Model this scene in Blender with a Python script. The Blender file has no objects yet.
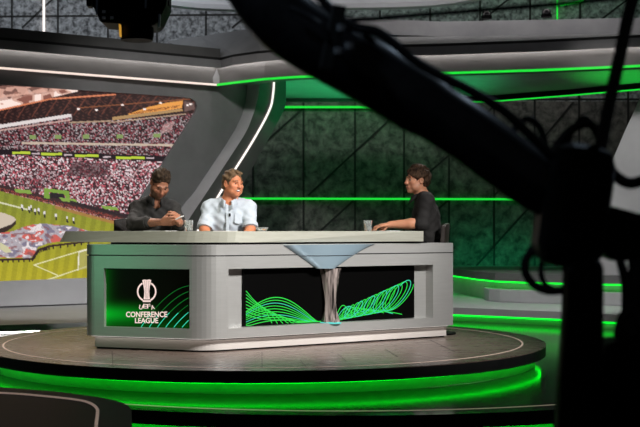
import bpy, math, random
import numpy as np
from mathutils import Vector as V, Matrix, Euler
from mathutils.geometry import tessellate_polygon
R = math.radians
random.seed(7); rng = np.random.default_rng(11)
SC = bpy.context.scene
COL = SC.collection

# ------------------------------------------------------------------ camera, world, lights, exposure
F, HZ, ZC = 1277.0, 229.0, 0.9           # focal length in pixels, horizon row, eye height over the stage deck
cam_d = bpy.data.cameras.new('camera'); cam = bpy.data.objects.new('camera', cam_d); COL.objects.link(cam)
cam.location = (0, 0, ZC); cam.rotation_euler = (R(90), 0, 0)
cam_d.sensor_width = 36; cam_d.lens = F / 640 * 36; cam_d.shift_y = (HZ - 213.5) / 640
cam_d.clip_start = .05; cam_d.clip_end = 100
cam_d.dof.use_dof = True; cam_d.dof.focus_distance = 10.0; cam_d.dof.aperture_fstop = 5.0
SC.camera = cam
SC.view_settings.view_transform = 'Standard'; SC.view_settings.look = 'None'
SC.view_settings.gamma = 1; SC.view_settings.use_curve_mapping = False
SC.view_settings.exposure = 0.0
w = bpy.data.worlds.new('studio_dark'); SC.world = w; w.use_nodes = True
w.node_tree.nodes['Background'].inputs[0].default_value = (.5, .52, .56, 1)
w.node_tree.nodes['Background'].inputs[1].default_value = .025

def aim(o, target):
    o.rotation_euler = (V(target) - o.location).to_track_quat('-Z', 'Y').to_euler()
def spot(name, loc, target, power, angle, col=(1, .97, .93), blend=.6, size=.25):
    d = bpy.data.lights.new(name, 'SPOT'); d.energy = power; d.color = col
    d.spot_size = R(angle); d.spot_blend = blend; d.shadow_soft_size = size
    o = bpy.data.objects.new(name, d); COL.objects.link(o); o.location = loc; aim(o, target); return o
def area(name, loc, target, power, sx, sy, col=(1, 1, 1)):
    d = bpy.data.lights.new(name, 'AREA'); d.energy = power; d.color = col
    d.shape = 'RECTANGLE'; d.size = sx; d.size_y = sy
    o = bpy.data.objects.new(name, d); COL.objects.link(o); o.location = loc; aim(o, target); return o
spot('key_spot', (4.6, 5.8, 4.5), (-.6, 10.0, .8), 1500, 28)
spot('desk_spot', (3.8, 5.4, 4.0), (.25, 10.0, .5), 1700, 28)
spot('face_spot', (-1.2, 5.2, 3.6), (-.9, 10.3, 1.3), 300, 12, blend=.9)
spot('profile_spot', (-2.2, 7.6, 3.6), (.74, 10.95, 1.32), 150, 9, blend=.9)
spot('top_spot', (-1.3, 8.5, 5.2), (-1.0, 9.7, .9), 420, 34, (1, .94, .78), .8)
spot('stage_spot', (-3.4, 12.6, 4.9), (-1.9, 9.6, 0), 500, 30, (1, .84, .78), .9)
spot('back_light_spot', (-2.6, 14.2, 4.9), (-1.0, 10.5, 1.1), 520, 26)
spot('rear_rim_spot', (2.6, 13.6, 4.9), (.85, 11.0, 1.1), 380, 26)
spot('green_side_spot', (-5.0, 6.4, 1.1), (-1.65, 9.6, .5), 62, 20, (.22, 1, .48), 1.0, .5)
spot('wall_wash_spot', (-1.2, 11.0, 4.6), (-1.6, 15.6, 1.2), 560, 50)
spot('plinth_wash_spot', (-2.2, 10.6, 4.7), (-3.2, 14.4, .1), 400, 36)
spot('tier_spot', (2.4, 11.6, 5.1), (2.3, 15.0, .1), 620, 34)
spot('panel_spot', (2.2, 12.4, 4.0), (3.55, 15.1, 1.7), 260, 24)
area('wall_foot_light', (2.7, 18.55, .38), (2.7, 18.97, .7), 2.5, 1.6, .05, (.02, 1, .4))
spot('soffit_up_spot', (.55, 16.6, .5), (.6, 16.7, 2.8), 240, 84, (.02, 1, .28), .5)  # added uplight, unseen behind the desk, to turn the soffit green
spot('side_soffit_up_spot', (4.0, 15.9, .5), (3.9, 15.75, 2.8), 240, 44, (.02, 1, .08), .8)  # second added uplight, greening the soffit at the side
area('wall_graze_light', (.7, 18.5, 2.85), (.7, 18.95, 1.9), 4.2, 2.8, .08, (.02, 1, .25))
area('upper_wash_area', (-4.2, 16.0, 5.0), (-4.2, 19.8, 4.0), 90, 4.5, .4, (.9, .95, 1))
area('upper_side_area', (3.2, 13.2, 4.9), (3.2, 16.0, 3.3), 10, 5, .4, (.95, .96, 1))
spot('crane_top_spot', (-.9, 1.9, 2.4), (-.02, 2.6, 1.28), 90, 20, (.62, .8, 1), .5, .08)  # added cool lamp, unseen, to put highlights on the boom
area('upper_green_area', (3.2, 19.0, 5.2), (3.2, 20.2, 4.2), 4, 5, .1, (.05, 1, .3))
spot('crane_rim_spot', (1.66, 4.05, 3.45), (.2, 2.6, 1.15), 85, 20, (.62, .8, 1), .5, .1)  # added unseen lamp, placed so a streak shows along the boom's top
area('rear_wall_area', (1.9, 16.4, 4.6), (2.0, 19.0, .9), 36, 5, .5, (1, .95, .92))

# ------------------------------------------------------------------ helpers
def at(px, py, Y): return V(((px - 320) / F * Y, Y, ZC - (py - HZ) / F * Y))
def on_z(px, py, Z):
    Y = F * (ZC - Z) / (py - HZ); return V(((px - 320) / F * Y, Y, Z))
def on_plane(px, py, P, N):
    d = V(((px - 320) / F, 1, -(py - HZ) / F)); o = V((0, 0, ZC))
    return o + d * ((P - o).dot(N) / d.dot(N))
def lin(c):
    return tuple((x / 12.92 if x <= .04045 else ((x + .055) / 1.055) ** 2.4) for x in (v / 255 for v in c))

class MB:
    def __init__(s): s.v = []; s.f = []; s.m = []
    def add(s, vs, fs, mi=0):
        b = len(s.v); s.v += [tuple(x) for x in vs]
        s.f += [tuple(i + b for i in f) for f in fs]; s.m += [mi] * len(fs); return s
    def prism(s, pts, ext, mi=0):
        pts = [V(p) for p in pts]; ext = V(ext); n = len(pts)
        tri = tessellate_polygon([pts])
        fs = [tuple(t) for t in tri] + [tuple(i + n for i in reversed(t)) for t in tri]
        fs += [(i, i + n, (i + 1) % n + n, (i + 1) % n) for i in range(n)]
        return s.add(pts + [p + ext for p in pts], fs, mi)
    def box(s, c, sz, rz=0, mi=0, rot=None):
        M = rot if rot is not None else Matrix.Rotation(rz, 3, 'Z'); c = V(c); vs = []
        for z in (-1, 1):
            for y in (-1, 1):
                for x in (-1, 1): vs.append(c + M @ V((x * sz[0] / 2, y * sz[1] / 2, z * sz[2] / 2)))
        return s.add(vs, [(0, 2, 3, 1), (4, 5, 7, 6), (0, 1, 5, 4), (2, 6, 7, 3), (0, 4, 6, 2), (1, 3, 7, 5)], mi)
    def rib(s, rows, mi=0, closed=False):
        n = len(rows[0]); vs = [p for r in rows for p in r]; fs = []
        for i in range(len(rows) - 1):
            for j in range(n if closed else n - 1):
                k = (j + 1) % n
                fs.append((i * n + j, i * n + k, (i + 1) * n + k, (i + 1) * n + j))
        return s.add(vs, fs, mi)
    def tube(s, path, r, n=10, mi=0, cap=True, flat=1.0):
        path = [V(p) for p in path]; rs = r if isinstance(r, (list, tuple)) else [r] * len(path)
        rows = []; up = None
        for i, p in enumerate(path):
            t = (path[min(i + 1, len(path) - 1)] - path[max(i - 1, 0)]).normalized()
            if up is None: up = V((0, 0, 1)) if abs(t.z) < .9 else V((1, 0, 0))
            a = t.cross(up).normalized(); b = a.cross(t).normalized(); up = b
            rows.append([p + (a * math.cos(q) * flat + b * math.sin(q)) * rs[i] for q in [2 * math.pi * k / n for k in range(n)]])
        s.rib(rows, mi, True)
        if cap:
            b = len(s.v) - n * len(rows)
            s.f += [tuple(b + k for k in range(n)), tuple(len(s.v) - 1 - k for k in range(n))]; s.m += [mi, mi]
        return s
    def lathe(s, prof, c, n=24, mi=0, squash=1.0):
        c = V(c)
        rows = [[c + V((r * math.cos(q), r * math.sin(q) * squash, z)) for q in [2 * math.pi * k / n for k in range(n)]] for r, z in prof]
        return s.rib(rows, mi, True)
    def build(s, name, mats, parent=None, smooth=False, bevel=0, loc=None):
        me = bpy.data.meshes.new(name); me.from_pydata(s.v, [], s.f)
        for m in (mats if isinstance(mats, (list, tuple)) else [mats]): me.materials.append(m)
        me.polygons.foreach_set('material_index', s.m)
        me.update(); fix_normals(me)
        if smooth:
            me.polygons.foreach_set('use_smooth', [True] * len(me.polygons))
            try: me.set_sharp_from_angle(angle=R(38))
            except Exception: pass
        o = bpy.data.objects.new(name, me); COL.objects.link(o)
        if loc is not None:
            me.transform(Matrix.Translation(-V(loc))); o.location = loc
        if bevel:
            b = o.modifiers.new('edge', 'BEVEL'); b.width = bevel; b.segments = 2; b.limit_method = 'ANGLE'
        put(o, parent); return o
def fix_normals(me):
    import bmesh
    bm = bmesh.new(); bm.from_mesh(me); bmesh.ops.recalc_face_normals(bm, faces=bm.faces); bm.to_mesh(me); bm.free()
def put(o, parent):
    if parent is not None:
        bpy.context.view_layer.update()
        o.parent = parent; o.matrix_parent_inverse = world_of(parent).inverted()
def world_of(o):
    m = Matrix.LocRotScale(o.location, o.rotation_euler, o.scale)
    return m if o.parent is None else world_of(o.parent) @ o.matrix_parent_inverse @ m
def tag(o, label, cat, group=None, kind=None):
    o['label'] = label; o['category'] = cat
    if group: o['group'] = group
    if kind: o['kind'] = kind
    return o
def struct(o): o['kind'] = 'structure'; return o
def thing(name, label, cat, loc, group=None):
    o = bpy.data.objects.new(name, None); COL.objects.link(o); o.location = loc; o.empty_display_size = .1
    return tag(o, label, cat, group)
def off_poly(pts, d):
    """offset a polyline (xy) by d to its left-hand side"""
    out = []
    for i, p in enumerate(pts):
        a = pts[max(i - 1, 0)]; b = pts[min(i + 1, len(pts) - 1)]
        t = V((b[0] - a[0], b[1] - a[1])).normalized(); out.append((p[0] - t.y * d, p[1] + t.x * d))
    return out
def smooth_path(pts, n=8):
    pts = [V(p) for p in pts]; out = []
    for i in range(len(pts) - 1):
        p0 = pts[max(i - 1, 0)]; p1 = pts[i]; p2 = pts[i + 1]; p3 = pts[min(i + 2, len(pts) - 1)]
        for k in range(n):
            t = k / n
            out.append(.5 * ((2 * p1) + (p2 - p0) * t + (2 * p0 - 5 * p1 + 4 * p2 - p3) * t * t + (3 * p1 - p0 - 3 * p2 + p3) * t ** 3))
    return out + [pts[-1]]
def arc(c, r, a0, a1, n=64): return [(c[0] + r * math.cos(R(a0 + (a1 - a0) * i / n)), c[1] + r * math.sin(R(a0 + (a1 - a0) * i / n))) for i in range(n + 1)]

# ------------------------------------------------------------------ materials
def mat(name, base=(.5, .5, .5), rough=.5, metal=0, spec=.5, emit=None, es=1, trans=0, ior=1.45):
    m = bpy.data.materials.new(name); m.use_nodes = True; b = m.node_tree.nodes['Principled BSDF']
    b.inputs['Base Color'].default_value = (*base, 1); b.inputs['Roughness'].default_value = rough
    b.inputs['Metallic'].default_value = metal; b.inputs['Specular IOR Level'].default_value = spec
    b.inputs['Transmission Weight'].default_value = trans; b.inputs['IOR'].default_value = ior
    if emit: b.inputs['Emission Color'].default_value = (*emit, 1); b.inputs['Emission Strength'].default_value = es
    return m
def noisy(m, c0, c1, scale=20, detail=6, stretch=(1, 1, 1), bump=0, lo=.35, hi=.65, rough=None, distort=0):
    nt = m.node_tree; N = nt.nodes; L = nt.links; b = N['Principled BSDF']
    tc = N.new('ShaderNodeTexCoord'); mp = N.new('ShaderNodeMapping'); mp.inputs['Scale'].default_value = stretch
    nz = N.new('ShaderNodeTexNoise'); nz.inputs['Scale'].default_value = scale; nz.inputs['Detail'].default_value = detail
    nz.inputs['Roughness'].default_value = .65; nz.inputs['Distortion'].default_value = distort
    rp = N.new('ShaderNodeValToRGB'); rp.color_ramp.elements[0].position = lo; rp.color_ramp.elements[1].position = hi
    rp.color_ramp.elements[0].color = (*c0, 1); rp.color_ramp.elements[1].color = (*c1, 1)
    L.new(tc.outputs['Object'], mp.inputs[0]); L.new(mp.outputs[0], nz.inputs['Vector']); L.new(nz.outputs['Fac'], rp.inputs[0]); L.new(rp.outputs[0], b.inputs['Base Color'])
    if bump:
        bp = N.new('ShaderNodeBump'); bp.inputs['Strength'].default_value = bump; bp.inputs['Distance'].default_value = .01
        L.new(nz.outputs['Fac'], bp.inputs['Height']); L.new(bp.outputs[0], b.inputs['Normal'])
    if rough:
        mr = N.new('ShaderNodeMapRange'); mr.inputs['To Min'].default_value = rough[0]; mr.inputs['To Max'].default_value = rough[1]
        L.new(nz.outputs['Fac'], mr.inputs[0]); L.new(mr.outputs[0], b.inputs['Roughness'])
    return m
def attr_mat(name, rough=.55, emit=False, strength=1, sss=0):
    m = mat(name, rough=rough); nt = m.node_tree; b = nt.nodes['Principled BSDF']
    a = nt.nodes.new('ShaderNodeVertexColor'); a.layer_name = 'Col'
    if emit:
        b.inputs['Base Color'].default_value = (.01, .01, .01, 1); b.inputs['Emission Strength'].default_value = strength
        nt.links.new(a.outputs[0], b.inputs['Emission Color'])
    else:
        nt.links.new(a.outputs[0], b.inputs['Base Color'])
        if sss: b.inputs['Subsurface Weight'].default_value = sss; b.inputs['Subsurface Radius'].default_value = (.012, .005, .003)
    return m
GREEN = (.0, 1, .035)
M = {}
M['stone'] = noisy(mat('dark_mottled_stone', rough=.7), (.024, .024, .023), (.19, .178, .165), 7, 15, bump=.6, lo=.38, hi=.72, distort=.3)
M['stone_up'] = noisy(mat('grey_mottled_concrete', rough=.8), (.05, .052, .056), (.50, .52, .55), 14, 15, bump=.4, lo=.36, hi=.68, distort=.3)
M['seam'] = mat('black_seam', (.004, .004, .004), .6)
M['metal'] = noisy(mat('brushed_grey_metal', rough=.36, metal=.55), (.53, .53, .52), (.56, .56, .55), 6, 4, (1, 1, 14), rough=(.34, .40))
M['slab'] = noisy(mat('satin_grey_top', rough=.35, metal=.1), (.335, .335, .285), (.375, .375, .325), 5, 3, (1, 1, 10))
M['panel'] = noisy(mat('grey_painted_panel', rough=.5), (.15, .15, .155), (.18, .18, .185), 3, 3)
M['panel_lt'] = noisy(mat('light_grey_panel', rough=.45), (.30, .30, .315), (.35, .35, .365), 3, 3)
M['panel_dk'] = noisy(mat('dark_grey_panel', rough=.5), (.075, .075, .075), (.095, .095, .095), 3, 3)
M['pale'] = noisy(mat('pale_grey_panel', rough=.5), (.5, .5, .53), (.56, .56, .59), 2, 3)
M['plinth'] = noisy(mat('pale_desk_plinth', rough=.45), (.60, .555, .525), (.64, .60, .57), 2, 3)
M['fascia'] = noisy(mat('grey_fascia', rough=.5), (.055, .052, .05), (.068, .064, .062), 2, 3)
M['black'] = noisy(mat('black_satin', rough=.45, spec=.06), (.002, .002, .002), (.004, .004, .004), 12, 3)
M['blackpl'] = noisy(mat('black_plastic', rough=.22), (.001, .001, .0015), (.003, .003, .0035), 30, 3)
M['deck'] = noisy(mat('glossy_brown_deck', rough=.3), (.145, .100, .085), (.20, .145, .125), 2.4, 6, (1, 6, 1), rough=(.2, .36))
M['deck_dk'] = noisy(mat('glossy_dark_deck', rough=.1, spec=.2), (.010, .011, .012), (.018, .019, .020), 2.4, 6, (1, 6, 1), rough=(.08, .18))
M['deck_matt'] = noisy(mat('matt_dark_deck', rough=.5, spec=.12), (.014, .011, .010), (.022, .018, .016), 2.4, 5, (1, 6, 1))
M['rim'] = noisy(mat('black_deck_rim', rough=.5), (.006, .007, .007), (.012, .013, .013), 6, 3)
M['inlay'] = mat('glowing_inlay_line', (.7, .55, .47), .4, emit=(.75, .55, .45), es=.25)  # faint emission brightens the inlay, which is no lamp
M['toe'] = noisy(mat('white_toe_wall', rough=.5), (.55, .55, .55), (.62, .62, .62), 4, 3)
M['led_g'] = mat('green_led', (.0, .02, .0), .5, emit=(.004, 1, .03), es=1.0)
M['led_gs'] = mat('green_led_bright', (.0, .02, .0), .5, emit=(.0, 1, .015), es=4.6)
M['led_t'] = mat('green_led_tier', (.0, .02, .0), .5, emit=(.0, 1, .03), es=2.0)
M['led_g2'] = mat('green_led_line', (.0, .02, .0), .5, emit=(.012, .72, .045), es=1.0)
M['led_w'] = mat('white_led', (.2, .2, .2), .5, emit=(1, .9, .84), es=1.3)
M['led_ws'] = mat('white_led_bright', (.2, .2, .2), .5, emit=(1, .95, .92), es=20)
M['led_p'] = mat('warm_led_line', (.2, .2, .2), .5, emit=(1, .80, .70), es=.9)
M['screen_bk'] = mat('screen_black', (.002, .002, .002), .3, spec=.12)
M['floor'] = noisy(mat('dark_studio_floor', rough=.3), (.012, .012, .013), (.025, .026, .027), 3, 4)
M['hair_dk'] = noisy(mat('dark_brown_hair', rough=.5), (.006, .004, .003), (.03, .018, .012), 60, 4, (1, 1, .3), bump=.6)
M['glass'] = mat('clear_glass', (.95, .98, .97), .02, trans=.86, ior=1.45)
M['water'] = mat('still_water', (.9, .97, .95), .0, trans=1, ior=1.33)
M['paper'] = noisy(mat('white_paper', rough=.7), (.75, .75, .75), (.82, .82, .82), 10, 2)

# ------------------------------------------------------------------ setting: floor, rear wall
struct(MB().box((0, 10, -.5), (24, 30, .1)).build('floor', M['floor']))
YB = 19.0
def bw(px, py, Y=YB): return at(px, py, Y)
wb = MB(); wb.box((0, YB + .1, 1.15), (15, .2, 3.3), mi=0)
def seam(p, q, w, d=.012):
    p = V(p); q = V(q); t = (q - p).normalized(); s = t.cross(V((0, 1, 0))).normalized() * w / 2
    wb.prism([p - s, p + s, q + s, q - s], (0, -d, 0), 1)
sx = [203, 253, 303.5, 355, 404, 449, 494, 534.5, 579, 628, 678, 728]
for x in sx: seam(bw(x, 285), bw(x, 90), .030)
for a, b in (((392.5, 117), (308, 195.6)), ((353, 201), (305, 245)), ((302.5, 109), (254, 152)), ((573.4, 102), (535, 148)), ((534, 202), (476, 266)),
             ((448.5, 155.7), (405, 193)), ((449, 199.5), (405, 238)), ((503.7, 185.6), (494.5, 195)), ((404, 107), (392, 117)), ((628, 205), (560, 275)), ((494, 106), (449, 150))):
    seam(bw(*a), bw(*b), .030)
seam(bw(200, 99.5), bw(760, 99.5), .03)
struct(wb.build('wall_back', [M['stone'], M['seam']]))
def led_bar(name, p, q, h, m, label, d=.04):
    p = V(p); q = V(q); t = (q - p); n = V((t.y, -t.x, 0)).normalized()
    up = V((0, 0, h / 2))
    o = MB().prism([p - up, p + up, q + up, q - up], n * d).build(name, m)
    return tag(o, label, 'light strip')
led_bar('led_strip', bw(240, 107.2, YB - .02), bw(440, 107.2, YB - .02), .030, M['led_g2'], 'upper green light strip along the dark stone rear wall, just under the soffit')
led_bar('led_strip', bw(240, 198.6, YB - .02), bw(531, 199.3, YB - .02), .030, M['led_g2'], 'lower green light strip along the dark stone rear wall behind the presenters')

# upper rear wall
YU = 20.2
wu = MB(); wu.box((0, YU + .1, 4.2), (17, .2, 2.8), mi=0)
_wb = wb; wb = wu
for x in (12, 58, 108, 157, 206, 256, 306, 380, 430, 480, 530, 580, 630): seam(at(x, -30, YU), at(x, 60, YU), .03)
for a, b in (((-40, 17), (330, 14)), ((22, 28), (58, -6)), ((232, 28), (256, 8)), ((590, 28), (640, -10)), ((480, 22), (515, -6))): seam(at(*a, YU), at(*b, YU), .03)
wb = _wb
struct(wu.build('wall_back_upper', [M['stone_up'], M['seam']]))
led_bar('led_strip', at(43.2, 32, YU - .03), at(45, 32, YU - .03), 1.2, M['led_w'], 'white vertical light strip on the grey concrete upper wall')
led_bar('led_strip', at(556.4, 12, YU - .03), at(557.6, 12, YU - .03), .6, M['led_g2'], 'short green vertical light strip on the upper rear wall above the fascia')
led_bar('led_strip', at(560, 5.5, YU - .05), at(583, 1, YU - .05), .02, M['led_g2'], 'thin green slanted light strip on the upper rear wall beside the vertical one')
struct(MB().box((0, 11, 5.45), (18, 20, .1)).build('ceiling', M['panel_dk']))

# ------------------------------------------------------------------ left wall with the stadium screen
Y0 = 14.6
def wallY(px): return Y0 / (1 - .0934 * px / 185)
W0 = at(0, 229, wallY(0)); W1 = at(185, 229, wallY(185))
WD = (W1 - W0).normalized(); WN = V((WD.y, -WD.x, 0)).normalized()       # towards the room
if WN.y > 0: WN = -WN
def wl(px, py, d=0): return on_plane(px, py, W0 + WN * d, WN)
A_ = [(117, 305), (128, 291), (180, 210), (195, 191), (225, 146), (236, 128), (242, 115), (246, 100), (247.5, 84), (247.5, 62)]
B_ = [(131, 305), (142, 291), (193, 213), (206, 193.5), (236, 148), (247, 130), (253, 115), (257.5, 100), (260, 84), (260, 62)]
L_ = [(153, 304), (164, 288), (199, 229), (222, 190), (248, 149), (262, 125), (268.5, 112), (272, 102), (274, 83), (274, 62)]
C_ = [(184, 304), (196, 288), (225, 218), (250, 172), (267, 142), (275.5, 126), (282, 114), (285.5, 104), (286, 86), (286, 62)]
scr = [(-90, 76.5), (0, 84.5), (183, 97.3), (191, 98.6), (195.5, 101.5), (197.3, 106), (195, 112.5), (161, 166), (120, 230), (89, 278.5)]
poly = [(-90, 45)] + scr + [(-90, 287), (-90, 311)] + A_
struct(MB().prism([wl(*p, .03) for p in poly], -WN * .10).build('wall_left', M['panel']))
def side_strip(P, Q, dp, dq, m, name, back=.25):
    P = smooth_path([wl(*p, dp) for p in P], 4); Q = smooth_path([wl(*q, dq) for q in Q], 4)
    rows = [[p - WN * back, p, q, q - WN * back] for p, q in zip(P, Q)]
    return MB().rib(rows).build(name, m, smooth=True)
pil = thing('boomerang_pillar', 'curved grey wall pillar with a white light line beside the stadium screen', 'pillar', wl(147, 306, .1))
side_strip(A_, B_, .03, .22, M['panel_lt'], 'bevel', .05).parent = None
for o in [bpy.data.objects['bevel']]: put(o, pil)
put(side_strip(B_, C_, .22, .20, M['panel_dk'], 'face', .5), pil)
Lp = smooth_path([wl(*p, .225) for p in L_], 4)
put(MB().tube(Lp, .013, 6).build('led_line', M['led_w']), pil)
bb = thing('screen_plinth', 'grey plinth running along the foot of the stadium screen', 'plinth', wl(0, 306, .05))
pl = MB(); pl.prism([wl(-90, 287.5, .06), wl(0, 281.3, .06), wl(100, 277.6, .06), wl(150, 275, .06), wl(150, 300, .06), wl(100, 303, .06), wl(0, 306.3, .06), wl(-90, 312, .06)], -WN * .06)
put(pl.build('panel', M['pale'], bevel=.008), bb)

# stadium picture on the screen
def paint(px, py):
    n = px.shape; c = np.zeros(n + (3,)); rnd = rng.random(n); r2 = rng.random(n)
    def fill(mask, col, a=1.0):
        mk = (mask * a)[..., None]; c[:] = c * (1 - mk) + np.array(col) * mk
    def below(x0, y0, x1, y1): return py - (y0 + (px - x0) * (y1 - y0) / (x1 - x0))
    def poly(pts):
        ins = np.zeros(n, bool); j = len(pts) - 1
        for i in range(len(pts)):
            xi, yi = pts[i]; xj, yj = pts[j]
            if yi != yj: ins ^= ((yi > py) != (yj > py)) & (px < (xj - xi) * (py - yi) / (yj - yi) + xi)
            j = i
        return ins
    def vnoise(sx_, sy_):
        g = rng.random((120, 160)); a = (px + 100) / sx_; b = (py - 60) / sy_; i = np.floor(a).astype(int) % 119; j = np.floor(b).astype(int) % 159
        u = a - np.floor(a); v = b - np.floor(b); return (g[i, j] * (1 - u) + g[i + 1, j] * u) * (1 - v) + (g[i, j + 1] * (1 - u) + g[i + 1, j + 1] * u) * v
    def seg(x0, y0, x1, y1, w):
        dx, dy = x1 - x0, y1 - y0; t = np.clip(((px - x0) * dx + (py - y0) * dy) / (dx * dx + dy * dy), 0, 1)
        return np.hypot(px - x0 - t * dx, py - y0 - t * dy) < w
    # crowd: heads and shirts, each about a pixel across
    cell = np.floor((px + 100) / 1.15 + .5 * np.floor(py / 1.25)).astype(int) % 400, np.floor(py / 1.25).astype(int) % 400
    ca = rng.random((400, 400))[cell]; cb = rng.random((400, 400))[cell]; cc = rng.random((400, 400))[cell]
    crowd = np.stack([48 + 40 * cb, 30 + 28 * cb, 34 + 30 * cb], -1)
    crowd = np.where((ca > .46)[..., None], np.stack([150 + 60 * cb, 96 + 52 * cb, 104 + 52 * cb], -1), crowd)
    crowd = np.where((ca > .64)[..., None], np.stack([222 + 30 * cb, 196 + 44 * cb, 198 + 46 * cb], -1), crowd)
    crowd = np.where((ca > .86)[..., None], np.stack([168 + 50 * cb, 62 + 40 * cb, 76 + 40 * cb], -1), crowd)
    dark = np.clip(below(0, 150, 190, 156) / 6, 0, 1); crowd *= (.70 + .24 * dark)[..., None]
    c[:] = crowd
    for x0 in (62, 84, 106, 128, 150): fill(seg(x0, 182, x0 + 17, 161, .7), (190, 165, 165), .7)
    fill(poly([(72, 162), (112, 163), (104, 178), (66, 176)]), (58, 38, 42), .55)
    fill(poly([(12, 184), (40, 168), (62, 172), (40, 192)]), (70, 40, 45), .25)
    # roof
    roof = (below(0, 124, 70, 114) < 0) & (px < 72) | (below(70, 124, 197, 113) < 0) & (px >= 72)
    n1 = .5 + .5 * np.sin(px * .9 + 3 * np.sin(py * .4)) * np.sin(py * 1.1 + px * .15)
    fill(roof, (46, 30, 30)); fill(roof & (n1 > .72), (92, 58, 52), .7)
    for k in range(14): fill(roof & seg(4 + k * 14, 118 - k * .6, 18 + k * 14, 95, .5), (128, 72, 58), .75)
    for k in range(9): fill(roof & seg(60 + k * 16, 94, 84 + k * 16, 112, .45), (112, 66, 54), .6)
    fl = (below(0, 104.5, 75, 90.5) > -7 - 3 * np.sin(px * .5)) & (below(0, 110, 75, 92) < 0) & (px < 78)
    fq = vnoise(6, 4); fill(fl & (fq > .3), (236, 190, 172), .9); fill(fl & (fq > .52), (255, 232, 222), .95); fill(fl & (fq < .3), (150, 96, 84), .9)
    fill((below(0, 86, 60, 82) > 0) & (below(0, 101, 75, 88) < 0) & (px < 90), (176, 128, 114), .6); fill((below(0, 88, 60, 82) > 0) & (below(0, 98, 75, 88) < 0) & (px < 70) & (vnoise(5, 3) > .5), (226, 176, 158), .8)
    fill(seg(-90, 128, 0, 110, .8) | seg(0, 110, 50, 99, .8) | seg(50, 99, 115, 94.5, .8), (214, 128, 92))
    fill(roof & seg(78, 108, 190, 99, .6), (150, 90, 60), .8)
    fill(poly([(128, 114), (150, 106.5), (168, 102.5), (183, 100.5), (182, 108), (150, 113), (132, 116.5)]), (232, 158, 78))
    fill(poly([(128, 114), (150, 109), (180, 105), (180, 107), (140, 114)]) & (rnd > .45), (120, 62, 36), .8)
    fill(poly([(112, 117), (182, 108.5), (183, 111), (112, 120.5)]), (176, 140, 96))
    fill(poly([(184, 101), (194, 103), (195, 109), (184, 112)]), (120, 96, 92), .8)
    for x, y in ((122, 105), (96, 110), (160, 103), (187, 105), (144, 109), (78, 109), (190, 104)): fill(seg(x, y, x + 1, y, .9), (255, 240, 235))
    fill(seg(-90, 142, 0, 126.5, 2) | seg(0, 126.5, 70, 115.5, 1.7), (226, 216, 214)); fill(seg(0, 130.5, 70, 120, .8) , (205, 168, 160), .9)
    fill(seg(70, 122.5, 110, 121, .8) | seg(110, 122.5, 185, 114, .6), (196, 168, 140), .8)
    # tiers
    for x, y in ((33, 137), (58, 137), (86, 136.5), (120, 136.5), (157, 135.5)): fill((abs(px - x) < 3.4) & (abs(py - y) < 2), (132, 152, 92))
    fill(poly([(164, 124), (175, 121), (170, 132), (160, 133)]), (206, 170, 165), .6)
    fill((abs(below(25, 143, 178, 145.3)) < 1.1) & (px > 22), (208, 190, 170), .9)
    fill(abs(below(0, 151.8, 160, 158.8)) < 2.6, (34, 24, 30))
    for x0, x1, y in ((-30, -8, 151.3), (12, 30, 152.8), (41, 62, 154.1), (75, 99, 155.7), (116, 145, 157.8)): fill((px > x0) & (px < x1) & (abs(py - y) < 1.25), (186, 206, 62))
    for x, y in ((36, 153.5), (68, 155), (107, 157), (150, 158)): fill((abs(px - x) < 4) & (abs(py - y) < .7), (200, 180, 185))
    # foot of the stand
    b = below(0, 184.5, 121, 214.5)
    fill((b > 0) & (b < 13), (62, 42, 44)); fill((b > 3) & (b < 13) & (rnd > .55), (150, 70, 62)); fill((b > 6) & (b < 12) & (r2 > .72), (205, 160, 150))
    fill((b > 9) & (b < 15) & (px > 55), (196, 118, 90), .75)
    fill(poly([(44, 188), (69, 191), (70, 199), (66, 198), (64, 194), (49, 192), (50, 199), (44, 198)]), (122, 158, 62)); fill(poly([(49.5, 192.5), (64, 194), (65, 199), (50, 198)]), (40, 34, 38))
    for p in ([(14, 189), (30, 190), (32, 194), (16, 192.5)], [(59, 197.5), (75, 199), (78, 203), (62, 201)], [(101, 205.5), (116, 207), (119, 210.5), (104, 209)], [(-20, 180), (-2, 184), (0, 188), (-18, 184)]): fill(poly(p), (132, 164, 72))
    fill((b > -1.5) & (b < 1.5) & (px > 70), (44, 34, 38), .9)
    # pitch
    p = below(0, 191, 125, 224)
    g = np.clip((py - 195) / 80, 0, 1)
    grass = np.stack([128 + 44 * g + 14 * (rnd - .5), 136 + 26 * g + 14 * (rnd - .5), 46 - 10 * g + 8 * rnd], -1)
    grass *= (1 + .045 * np.sign(np.sin(px * .62 + py * .1)))[..., None]
    c[:] = np.where((p > 0)[..., None], grass, c)
    fill((p > 0) & (p < 3) & (px > 55), (176, 116, 74), .7)
    fill(seg(-90, 181, 0, 202.5, .8) | seg(0, 202.5, 27, 209.5, .8), (214, 212, 180))
    for x, y in ((22, 207.5), (29, 209.5), (35, 211.5), (38.5, 211), (44.5, 214), (56, 216.5), (67, 219), (73.5, 220.5), (31, 208)):
        fill(seg(x, y - 2, x, y, 1.0), (226, 220, 220)); fill(seg(x, y + .8, x + .5, y + 3, .8), (44, 36, 44))
    # round stage, flags
    fill(poly([(-60, 224), (0, 227), (0, 236), (-60, 250)]), (52, 40, 36)); fill(poly([(-2, 226), (10, 224), (16, 219), (16, 224), (8, 231), (-2, 235)]), (56, 42, 38))
    fill(poly([(-60, 205), (-10, 211), (4, 213), (14, 217), (16, 220), (12, 224), (0, 228.5), (-60, 232)]), (206, 190, 172)); 
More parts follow.
